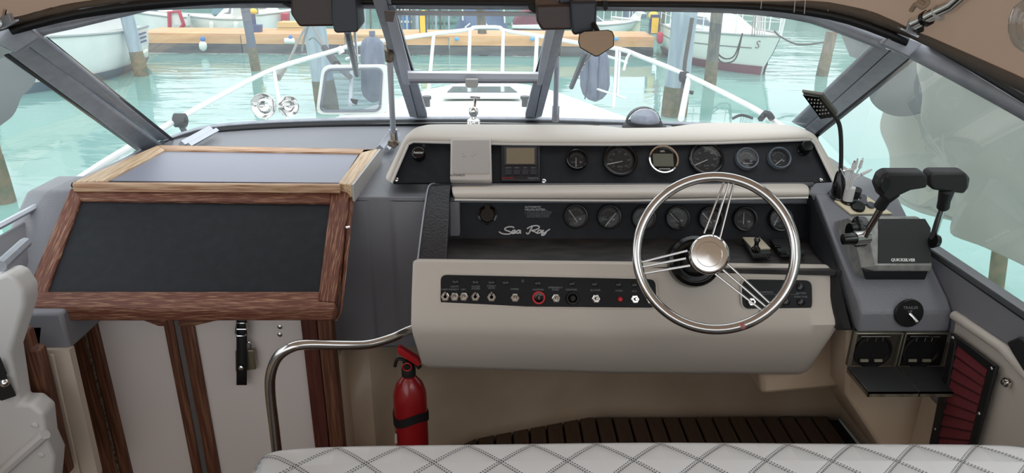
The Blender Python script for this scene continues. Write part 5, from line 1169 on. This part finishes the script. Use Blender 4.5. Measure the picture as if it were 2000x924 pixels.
# pontoon: timber beams over wet timber wall
def wpt(x, y): return PZ(x, y, ZW)
pa, pb_ = wpt(272, 104), wpt(1276, 112)
dirp = (pb_ - pa).normalized(); nrm = V((-dirp.y, dirp.x, 0))
Lp = (pb_ - pa).length
po = thing('pontoon', 'long timber pontoon with orange capping boards over wet dark beams', 'pontoon', pa)
htop = PY(700, 70, pa.lerp(pb_, .47).y).z - ZW
seg_ = 3.0; ns = int(Lp / seg_) + 1
random.seed(4)
for i in range(ns):
    s0 = i * seg_ * Lp / (ns * seg_); s1 = (i + 1) * Lp / ns
    a = pa + dirp * (s0 + .02); c = pa + dirp * (s1 - .02)
    for j, (z0, z1, m, nm, th_) in enumerate(((htop - .24, htop - .02, planko, 'fascia_board', .08), (htop - .50, htop - .26, dockd, 'wet_beam', .14), (htop - .80, htop - .53, dockd, 'wet_beam', .14), (-.3, htop - .83, dockd, 'wet_beam', .10))):
        if z1 <= z0: continue
        dv = nrm * random.uniform(-.03, .03)
        B().prism([a + dv + V((0, 0, z0)), c + dv + V((0, 0, z0)), c + dv + V((0, 0, z1)), a + dv + V((0, 0, z1))], nrm * th_).out(nm, m, po)
B().prism([pa + V((0, 0, htop - .02)), pb_ + V((0, 0, htop - .02)), pb_ + nrm * 1.6 + V((0, 0, htop - .02)), pa + nrm * 1.6 + V((0, 0, htop - .02))], (0, 0, .05)).out('deck_boards', planko, po)
yp = lambda x: (pa + dirp * ((wpt(x, 106) - pa).dot(dirp)) )
# little blue lights on the pontoon edge
for x, lab in ((892, 'blue pontoon marker left of the centre pile'), (1040, 'blue pontoon marker right of the centre pile'), (1204, 'blue pontoon marker beside the mirror')):
    p = yp(x); p = PY(x, 76, p.y - .12); B().sph(p, .055, (1.2, .6, 1)).solo('pontoon_marker', mat('bright_blue', (90, 170, 230), .4), lab, 'marker', group='blue pontoon markers')
# fenders on the pontoon
pp_ = yp(397); t, a, r_ = fender(389, 80, 404, 100, pp_.y - .2, 'white buoy fender with blue cap hanging on the pontoon', hullw, 'buoy_fender', None); B().sph(a + V((0, 0, .05)), .07).out('blue_cap', blu, t)
p = yp(566); c = PY(566, 80, p.y - .2); t = thing('lying_fender', 'white fender lying on its side on the pontoon edge left of the thick pile', 'fender', c)
B().tube([c + V((-.16, 0, 0)), c + V((-.13, 0, 0)), c + V((.1, 0, 0)), c + V((.14, 0, 0))], [.03, .08, .08, .05], 14).out('body', hullw, t); B().sph(c + V((.03, 0, .1)), .06).out('blue_cap', blu, t)

# ---- boats
def hull(S, Bw, F, beam, m, parent, boot=None, sheer=.25, rake=.5, transom=.85):
    """S stern, Bw bow at waterline"""
    ax_ = (Bw - S).normalized(); L = (Bw - S).length; sd_ = V((-ax_.y, ax_.x, 0)); rows = []
    for q in range(13):
        t = q / 12; hb = beam / 2 * (transom + (1 - transom) * min(t * 3, 1)) * (1 - max(0, (t - .45) / .55) ** 2.2) + .01
        zt2 = F * (1 + sheer * t * t); ry = rake * max(0, t - .6) / .4
        P = []
        for k_, z_, fx in ((1, zt2, ry), (.96, zt2 * .6, ry * .65), (.88, .2, ry * .15), (.6, -.25, 0)):
            P.append((k_, z_, fx))
        o = S + ax_ * (L * t)
        row = [o + ax_ * fx + sd_ * hb * k_ + V((0, 0, z_)) for k_, z_, fx in P] + [o + ax_ * fx - sd_ * hb * k_ + V((0, 0, z_)) for k_, z_, fx in P[::-1]]
        rows.append(row)
    b = B(); b.loft(rows); b.face([v for v in [b.b.verts.new(p) for p in rows[0]]]); o = b.out('hull', m, parent, smooth=40)
    dr_ = [[r_[0] + V((0, 0, -.03)), (r_[0] + r_[7]) / 2 + V((0, 0, .05)), r_[7] + V((0, 0, -.03))] for r_ in rows]
    B().loft(dr_).out('deck', deckm, parent)
    if boot:
        bb = B()
        for sgn in (0, 1):
            R_ = []
            for r_ in rows:
                lo, up_ = (r_[3], r_[2]) if sgn == 0 else (r_[4], r_[5])
                out_ = (sd_ if sgn == 0 else -sd_) * .05
                R_.append([lo + out_, lo.lerp(up_, .98) + out_ + V((0, 0, .02))])
            bb.loft(R_)
        bb.out('boot_stripe', boot, parent)
    bb = B()
    for idx in (0, 7): bb.tube([r_[idx] for r_ in rows], .03, 6)
    bb.out('rub_rail', mat('rub_rail_grey', (150, 160, 158), .5), parent)
    return rows, ax_, sd_, L
def cabin(parent, S, ax_, sd_, t0, t1, w_, z0, h, L, m=deckm, win_=None, name='cabin', slope=.5):
    a = S + ax_ * (L * t0); c = S + ax_ * (L * t1); b = B()
    r0_ = [a + sd_ * w_ + V((0, 0, z0)), a - sd_ * w_ + V((0, 0, z0)), c - sd_ * w_ * .7 + V((0, 0, z0)), c + sd_ * w_ * .7 + V((0, 0, z0))]
    r1_ = [a + sd_ * w_ * .8 + V((0, 0, z0 + h)), a - sd_ * w_ * .8 + V((0, 0, z0 + h)), c - sd_ * w_ * .5 - ax_ * slope + V((0, 0, z0 + h * .9)), c + sd_ * w_ * .5 - ax_ * slope + V((0, 0, z0 + h * .9))]
    b.loft([r0_, r1_], closed=True, cap=True); b.out(name, m, parent, bevel=.04)
    if win_:
        for s in (0, 1):
            i0, i1 = (3, 0) if s == 0 else (1, 2)
            b = B(); P = []
            for f, g_ in ((.15, .35), (.85, .35), (.80, .8), (.2, .8)):
                p = r0_[i0].lerp(r0_[i1], f).lerp(r1_[i0].lerp(r1_[i1], f), g_); P.append(p + (sd_ if s == 0 else -sd_) * .01)
            b.prism(P, (sd_ if s == 0 else -sd_) * .015); b.out('cabin_window', win_, parent)
def rail(parent, rows, idx, i0, i1, h, r=.014, name='guard_rail'):
    b = B(); P = [rows[i][idx] + V((0, 0, h)) for i in range(i0, i1 + 1)]; b.tube(P, r, 6)
    for i in range(i0, i1 + 1, 2): b.tube([rows[i][idx], rows[i][idx] + V((0, 0, h))], r, 6)
    b.out(name, railm, parent)
dwin = mat('dark_boat_window', (92, 112, 124), .15)
# large motor yacht, left
Bt = thing('motor_yacht', 'large white motor yacht with blue stripes at the far left', 'boat', wpt(250, 100))
St = wpt(222, 100) ; Bo = wpt(100, 132); Bo = St + (Bo - St) * 2.2; aw = (Bo - St).cross(V((0, 0, 1))).normalized(); aw = aw if aw.y > 0 else -aw; St += aw * 1.15; Bo += aw * 1.15; St += (Bo - St).normalized() * 2.6
FS = .95
rows, ax_, sd_, L = hull(St, Bo, FS, 2.6, hullw, Bt, mat('dark_boot', (70, 90, 102), .6), sheer=.2)
nearsd = 0 if (rows[3][0] - CAM).length < (rows[3][7] - CAM).length else 7
cabin(Bt, St, ax_, sd_, .08, .95, 1.0, FS, 1.1, L, deckm, dwin)
sg = 1 if nearsd == 0 else -1
for k_, (z_, t0_, t1_) in enumerate(((.60, .05, .17), (.68, .05, .15), (.76, .05, .145))):
    b = B(); P = []
    n0 = rows[1][nearsd]; 
    a = rows[0][nearsd].lerp(rows[0][nearsd + (1 if sg > 0 else -1)], .35 + k_ * .25); c = rows[2][nearsd].lerp(rows[2][nearsd + (1 if sg > 0 else -1)], .35 + k_ * .25)
    o_ = sd_ * sg * .02
    a2 = a.lerp(c, .35); c2 = a.lerp(c, 1.15 - k_ * .1)
    b.ribbon([a2 + o_, c2 + o_], (0, 0, .035), sd_ * .02); b.out('hull_stripe', navy, Bt)
o_ = sd_ * sg
B().tube([rows[1][nearsd] * 1 + V((0, 0, -.55)) + o_ * -.02, rows[4][nearsd] + V((0, 0, -.62)) + o_ * -.02], .04, 8).out('swim_step', deckm, Bt)
# red framed boat cover
def at(x, y, d): return PY(x, y, d)
Yb = pa.lerp(pb_, .2).y + 3.2
t = thing('small_red_framed_boat', 'small boat with a red framed windscreen cover, behind the pontoon at the left', 'boat', at(345, 75, Yb))
rows, *_ = hull(PZ(375, 78, ZW), PZ(290, 80, ZW), .75, 1.3, hullw, t, None)
b = B(); Yb -= 1.0; b.tube([at(332, 60, Yb), at(330, 24, Yb), at(350, 22, Yb), at(359, 48, Yb), at(342, 68, Yb)], .06, 6, closed=False); b.out('red_frame', redf, t)
B().prism([at(334, 48, Yb + .05), at(332, 26, Yb + .05), at(348, 25, Yb + .05), at(354, 48, Yb + .05)], (0, .03, 0)).out('cover_panel', hullw, t)
B().prism([at(337, 60, Yb), at(362, 50, Yb), at(366, 66, Yb), at(342, 70, Yb)], (0, .4, 0)).out('seat_hump', mat('grey_cover', (130, 140, 140), .7), t, bevel=.03)
Yb += 1.0
def sideboat(x0, x1, ytop, ybot, Y, lab, m=hullw, flip=1, cab=None, extra=None, F=None, beam=1.8):
    a, c = at(x0, ybot, Y), at(x1, ybot, Y); a.z = c.z = ZW; F = F or (at(x0, ytop, Y).z - ZW)
    S_, B_ = (a, c) if flip > 0 else (c, a)
    t = thing('motorboat', lab, 'boat', S_); rows, ax_, sd_, L = hull(S_ + V((0, .9, 0)), B_ + V((0, .9, 0)), F, beam, m, t, None, sheer=.15)
    if cab: cabin(t, S_ + V((0, .9, 0)), ax_, sd_, cab[0], cab[1], .7, F, cab[2], L, deckm, dwin)
    return t, rows, ax_, sd_, L
Y2 = Yb + .3
t, rows, *_ = sideboat(368, 476, 38, 66, Y2, 'white open motorboat with two small white fenders on its side', cab=(.2, .6, .5), flip=-1)
B().prism([at(412, 30, Y2 + .6), at(442, 30, Y2 + .6), at(438, 6, Y2 + .6), at(416, 6, Y2 + .6)], (0, .5, 0)).out('canopy_cover', mat('teal_cover', (104, 140, 148), .6), t, bevel=.05)
for x in (413, 461): fender(x - 4, 42, x + 4, 64, Y2 - .1, 'left small white fender on the open motorboat' if x < 430 else 'right small white fender on the open motorboat', hullw, 'small_fender', 'fenders on the open motorboat')
t, rows, *_ = sideboat(276, 332, 40, 64, Y2 + .6, 'white canvas covered boat moored behind the left end of the pontoon', cab=(.05, .9, .5), flip=1)
t, rows, *_ = sideboat(500, 545, 30, 66, Y2, 'white motorboat behind the yellow topped post', cab=(.1, .7, .6), flip=1)
t, rows, *_ = sideboat(1150, 1222, 50, 70, Y2 + .2, 'white sailing dinghy behind the mirror with a tall pulpit', cab=(.1, .6, .35), flip=1)
rail(t, rows, 0, 7, 12, .55); rail(t, rows, 7, 7, 12, .55)
t, rows, *_ = sideboat(1228, 1256, 44, 68, Y2 + .8, 'small pale boat left of the yellow pontoon post', mat('cream_hull', (226, 228, 206), .4), cab=(.1, .6, .3), flip=-1, beam=.7)
# far tarpaulined boats in the centre
t = thing('covered_boat', 'boat under a blue grey tarpaulin in the centre window', 'boat', at(940, 64, Y2 + 1))
Yc = Y2 + .8
b = B(); b.loft([[at(x, y, Yc) for x, y in ((886, 60), (900, 30), (912, 14), (940, 8), (970, 14), (984, 32), (994, 60))], [at(x, y, Yc + 2.5) for x, y in ((898, 58), (906, 30), (916, 14), (940, 8), (966, 14), (978, 32), (986, 58))]]); b.prism([at(x, y, Yc) for x, y in ((886, 60), (900, 30), (912, 14), (940, 8), (970, 14), (984, 32), (994, 60))], (0, .05, 0)); b.out('tarpaulin', tarp, t)
for (x0_, y0_, x1_, y1_) in ((908, 54, 918, 46), (955, 53, 948, 46), (904, 40, 903, 15), (986, 45, 984, 18)): B().tube([at(x0_, y0_, Yc - .1), at(x1_, y1_, Yc - .1)], .03, 6).out('white_strut', railm, t)
t = thing('covered_boat', 'boat under a maroon tarpaulin at the right of the centre window', 'boat', at(1030, 64, Yc))
b = B(); b.prism([at(x, y, Yc) for x, y in ((1000, 52), (1010, 34), (1030, 18), (1080, 14), (1100, 52))], (0, 1.5, 0)); b.out('tarpaulin', maroon, t, bevel=.08)
b = B(); b.prism([at(x, y, Yc - .05) for x, y in ((999, 56), (1002, 49), (1050, 48), (1080, 50), (1080, 58))], (0, 1.5, 0)); b.out('gunwale', hullw, t, bevel=.03)
b = B(); b.prism([at(x, y, Yc - .02) for x, y in ((1002, 63), (1002, 57), (1080, 58), (1080, 64))], (0, 1.4, 0)); b.out('lower_hull', mat('maroon_hull', (120, 84, 92), .5), t)
# blue hull behind fence
t = thing('blue_boat', 'bright blue boat behind the close row of thin piles', 'boat', at(800, 60, Yc + 1)); B().prism([at(x, y, Yc + .6) for x, y in ((770, 68), (770, 30), (804, 32), (806, 66))], (0, 1.2, 0)).out('hull', blu, t, bevel=.06); B().prism([at(x, y, Yc + .55) for x, y in ((770, 44), (770, 40), (806, 41), (806, 45))], (0, .05, 0)).out('white_band', hullw, t); B().prism([at(x, y, Yc + .58) for x, y in ((770, 30), (775, 16), (800, 16), (804, 32))], (0, 1.0, 0)).out('upperworks', deckm, t, bevel=.04)
# thin pile rows
ORD = ['first', 'second', 'third', 'fourth', 'fifth', 'sixth', 'seventh', 'eighth', 'ninth', 'tenth', 'eleventh', 'twelfth', 'thirteenth']
xs_ = [684, 692, 701, 712, 724, 742, 775, 781, 788, 795, 801, 808, 815, 838, 845, 852, 860, 868, 877]
for i, x in enumerate(xs_):
    yb_ = 72 if x < 740 else 66; wd = 7 if x in (692, 712, 815, 808) else 4; Yp = (Yb + .2 if x < 740 else Yb + .6 + (i % 3) * .25)
    a = at(x, yb_, Yp); a.z = ZW; c = at(x - 1, -6, Yp); k = (at(x + 1, 40, Yp) - at(x, 40, Yp)).length
    B().tube([a, c], wd * k / 2, 8).solo('thin_pile', [bluish, pilem, mat('grey_pile', (128, 140, 140), .8)][i % 3], ('thin pile, %s from the left in the close row left of the centre window' % ORD[i] if x < 745 else 'thin pile, %s from the left in the row behind the centre window' % ORD[i - 6]), 'pile', group='thin piles left of the centre window' if x < 745 else 'thin piles behind the centre window')
# background bank of hedge and far boats
for i, (x0_, x1_, c_) in enumerate(((560, 700, (120, 132, 146)), (836, 890, (120, 140, 140)), (985, 1010, (130, 150, 150)), (1222, 1262, (96, 116, 134)))):
    B().prism([at(x0_, 36, Yc + 5), at(x0_, -4, Yc + 5), at(x1_, -4, Yc + 5), at(x1_, 36, Yc + 5)], (0, 1, 0)).solo('boat_shed_wall', mat('far_wall_%d' % i, c_, .9, col2=tuple(v - 26 for v in c_), cscale=3, stretch=(3, 1, .3)), ['blue grey far wall behind the left wiper box', 'green grey far wall between the yellow post and the blue tarpaulin', 'pale far wall between the two tarpaulined boats', 'slate far wall behind the small pale boat'][i], 'wall')
# posts with yellow heads
def service(x, y0, y1, wd, Y, lab, style):
    a = at(x, y1, Y); t = thing('service_post', lab, 'service post', a); k = (at(x + 1, 40, Y) - at(x, 40, Y)).length
    if style == 0:
        B().box((a.x - wd * k / 2, Y - .1, a.z), (a.x + wd * k / 2, Y + .1, at(x, y0 + 14, Y).z)).out('column', navy, t); B().sph(at(x, y0 + 8, Y), wd * k * .62, (1, 1, .75)).out('cap', yel, t)
        B().prism([at(x - 5, 49, Y - .3), at(x + 13, 49, Y - .3), at(x + 13, 68, Y - .3), at(x - 5, 68, Y - .3)], (0, .25, 0)).out('power_box', navy, t, bevel=.02)
    else:
        B().box((a.x - wd * k / 2, Y - .1, a.z), (a.x + wd * k / 2, Y + .1, at(x, y0 + 6, Y).z)).out('column', navy, t, bevel=.02)
        B().box((a.x - wd * k * .36, Y - .14, at(x, y1 - 2, Y).z), (a.x + wd * k * .36, Y - .1, at(x, y0 + 12, Y).z)).out('front_panel', yel, t)
        B().sph(at(x, y0 + 8, Y), wd * k * .55, (1, .6, .8)).out('cap', yel, t)
    return t
Ypo = pa.lerp(pb_, .3).y + .7
service(495, 14, 68, 12, Ypo, 'yellow topped navy post with a blue box on the pontoon', 0)
service(827, 18, 66, 14, pa.lerp(pb_, .55).y + .8, 'yellow service post in the centre window', 1)
service(1276, 22, 66, 18, pa.lerp(pb_, .95).y + .7, 'domed yellow and navy post at the right end of the pontoon', 1)
t = B().prism([at(548, 46, Y2), at(548, 26, Y2), at(560, 26, Y2), at(560, 46, Y2)], (0, .4, 0)).solo('red_locker', redf, 'red locker behind the pontoon left of the wiper box', 'locker', bevel=.03)
t = thing('timber_crate', 'long tan timber crate on the pontoon left of the thick pile', 'crate', at(575, 66, Ypo + .4))
for z0_, z1_ in ((44, 54), (55, 65)): B().prism([at(541, z1_, Ypo + .4), at(541, z0_, Ypo + .4), at(606, z0_, Ypo + .4), at(606, z1_, Ypo + .4)], (0, .6, 0)).out('board', mat('tan_board', (206, 180, 120), .7), t)

# ---- sailing boat on the right
sbt = thing('sailing_boat', 'white sailing boat with a maroon waterline moored at the right', 'boat', wpt(1480, 145))
Bo = wpt(1487, 146); St = wpt(1308, 108); 
Fs = PY(1480, 66, Bo.y).z - ZW; 
ax_ = (Bo - St).normalized(); St = Bo - ax_ * 4.0 + V((.5, .5, 0))
rows, ax_, sd_, L = hull(St + ax_ * .0, Bo + ax_ * .0, Fs * .86, 2.2, mat('sail_hull', (226, 234, 224), .28), sbt, mat('maroon_boot', (112, 52, 66), .5), sheer=.16, rake=.55, transom=.6)
nearidx = 0 if (rows[4][0] - CAM).length < (rows[4][7] - CAM).length else 7
cabin(sbt, St, ax_, sd_, .15, .75, .75, Fs * .9, .42, L, deckm, dwin, slope=.8)
sg = 1 if nearidx == 0 else -1
B().tube([r_[nearidx].lerp(r_[nearidx + sg], .8) + sd_ * sg * .01 for r_ in rows[:12]], .012, 6).out('hull_line', mat('thin_line', (90, 96, 100), .5), sbt)
for idx in (0, 7): rail(sbt, rows, idx, 0, 12, .62, .015)
b = B()
for idx in (0, 7): b.tube([r_[idx] + V((0, 0, .32)) for r_ in rows], .008, 5)
b.out('lower_guard_wire', railm, sbt)
B().tube([rows[12][0] + V((0, 0, 0)), rows[12][0] + ax_ * .1 + V((0, 0, .9)), rows[11][0] + V((0, 0, 1.0))], .02, 8).out('pulpit', railm, sbt)
b = B()
for q in range(11):
    p = rows[11][0].lerp(rows[11][7], .3) + V((0, 0, .05)); 
for q in range(6): b.tube([rows[11][nearidx] + V((.06 * q - .1, 0, .0)), rows[11][nearidx] + V((.05 * q - .1, .05, .5 + .08 * (q % 3)))], .018, 6)
b.out('anchor_gear', steel, sbt)
mm = (rows[6][0] + rows[6][7]) / 2 + V((0, 0, .4)); B().tube([mm, mm + V((0, 0, 8))], .07, 12).out('mast', alu, sbt)
S0 = (rows[10][nearidx].lerp(rows[10][nearidx + sg], 1.0)); S0 = PY(1479, 88, S0.y - .05)
Msd = Matrix.Translation(S0) @ Matrix((ax_ * (1 if sg < 0 else 1), V((0, 0, 1)), ax_.cross(V((0, 0, 1))))).transposed().to_4x4()
pS = rows[10][nearidx].lerp(rows[10][nearidx + sg], .85)
tx_ = text('S', Matrix.Translation(PY(1479, 88, pS.y - .55)) @ Matrix.Rotation(R(90), 4, 'X'), .26, mat('dark_brown_letter', (90, 66, 56), .6), sbt, 'hull_letter', shear=.15)
# red fenders on it
for x0_, x1_, y0_, y1_, lab in ((1282, 1295, 62, 86, 'left red fender at the stern of the sailing boat'), (1311, 1324, 69, 94, 'right red fender beside the thickest pile')):
    t, a, r_ = fender(x0_, y0_, x1_, y1_, (19.5 if x0_ < 1300 else 19.0), lab, redf, 'red_fender', 'red fenders of the sailing boat', tilt=1)
    B().tube([a, a + V((.0, 0, .35))], .012, 6).out('lanyard', ropem, t)
# mooring ropes
yq = wpt(1386, 168).y
def rope(name, L, lab, m=roped, r=.018, grp=None): B().tube(sm([PY(*q) for q in L], 8), r, 6).solo(name, m, lab, 'rope', group=grp)
rope('mooring_rope', [(1397, 92, 15.8), (1405, 108, 16), (1420, 115, 16.2), (1436, 106, 16.4), (1450, 65, 16.6)], 'upper one of the two ropes sagging from the dark pile to the sailing boat')
rope('mooring_rope', [(1397, 98, 15.8), (1405, 118, 16), (1420, 123, 16.2), (1438, 112, 16.4), (1450, 65, 16.6)], 'lower one of the two ropes sagging from the dark pile to the sailing boat')
rope('mooring_rope', [(1512, 60, 16.8), (1525, 72, 16.7), (1560, 87, 16.6), (1608, 83, 16.6)], 'rope from the sailing boat bow to the short brown pile')
rope('mooring_rope', [(606, 40, 12.35), (586, 72, 11), (565, 118, 8.5), (543, 152, 4.15)], 'light rope slanting down left of the thick pale blue pile', ropem, .02)
rope('mooring_rope', [(604, 44, 12.35), (594, 75, 12.3), (590, 100, 12.3)], 'short light rope hanging beside the thick pale blue pile', ropem, .02)
rope('mooring_rope', [(612, 52, 12.3), (625, 75, 9.5), (636, 96, 7)], 'rope end leading to the black rubber snubber', ropem, .02)
rope('rubber_snubber', [(634, 94, 7), (645, 110, 6.2), (658, 128, 5.2)], 'black rubber snubber on the line above the raised hatch', roped, .035)
rope('mooring_rope', [(656, 126, 5.25), (668, 138, 4.9), (684, 150, 4.2)], 'short rope from the snubber to a rail post behind the raised hatch', ropem, .016)
rope('mooring_rope', [(603, 78, 12.2), (612, 74, 12.15), (622, 82, 12.15), (630, 94, 12.2)], 'small loop of cord on the thick pale blue pile', ropem, .012)
# shore behind, its trees reflected by the water
b = B(); random.seed(9)
for i in range(60):
    x = -75 + i * 2.6; b.sph(V((x, 62 + random.uniform(-3, 3), 1.5 + random.uniform(-1, 2))), random.uniform(2.5, 4.2), (1, 1, random.uniform(.8, 1.3)), 10)
b.box((-90, 58, -1.4), (90, 66, -.4)); b.solo('shore_trees', mat('far_trees', (104, 124, 112), .95, bump=1, bscale=2, col2=(84, 104, 96), cscale=1), 'grey green trees along the far shore of the harbour', 'trees', kind='stuff')
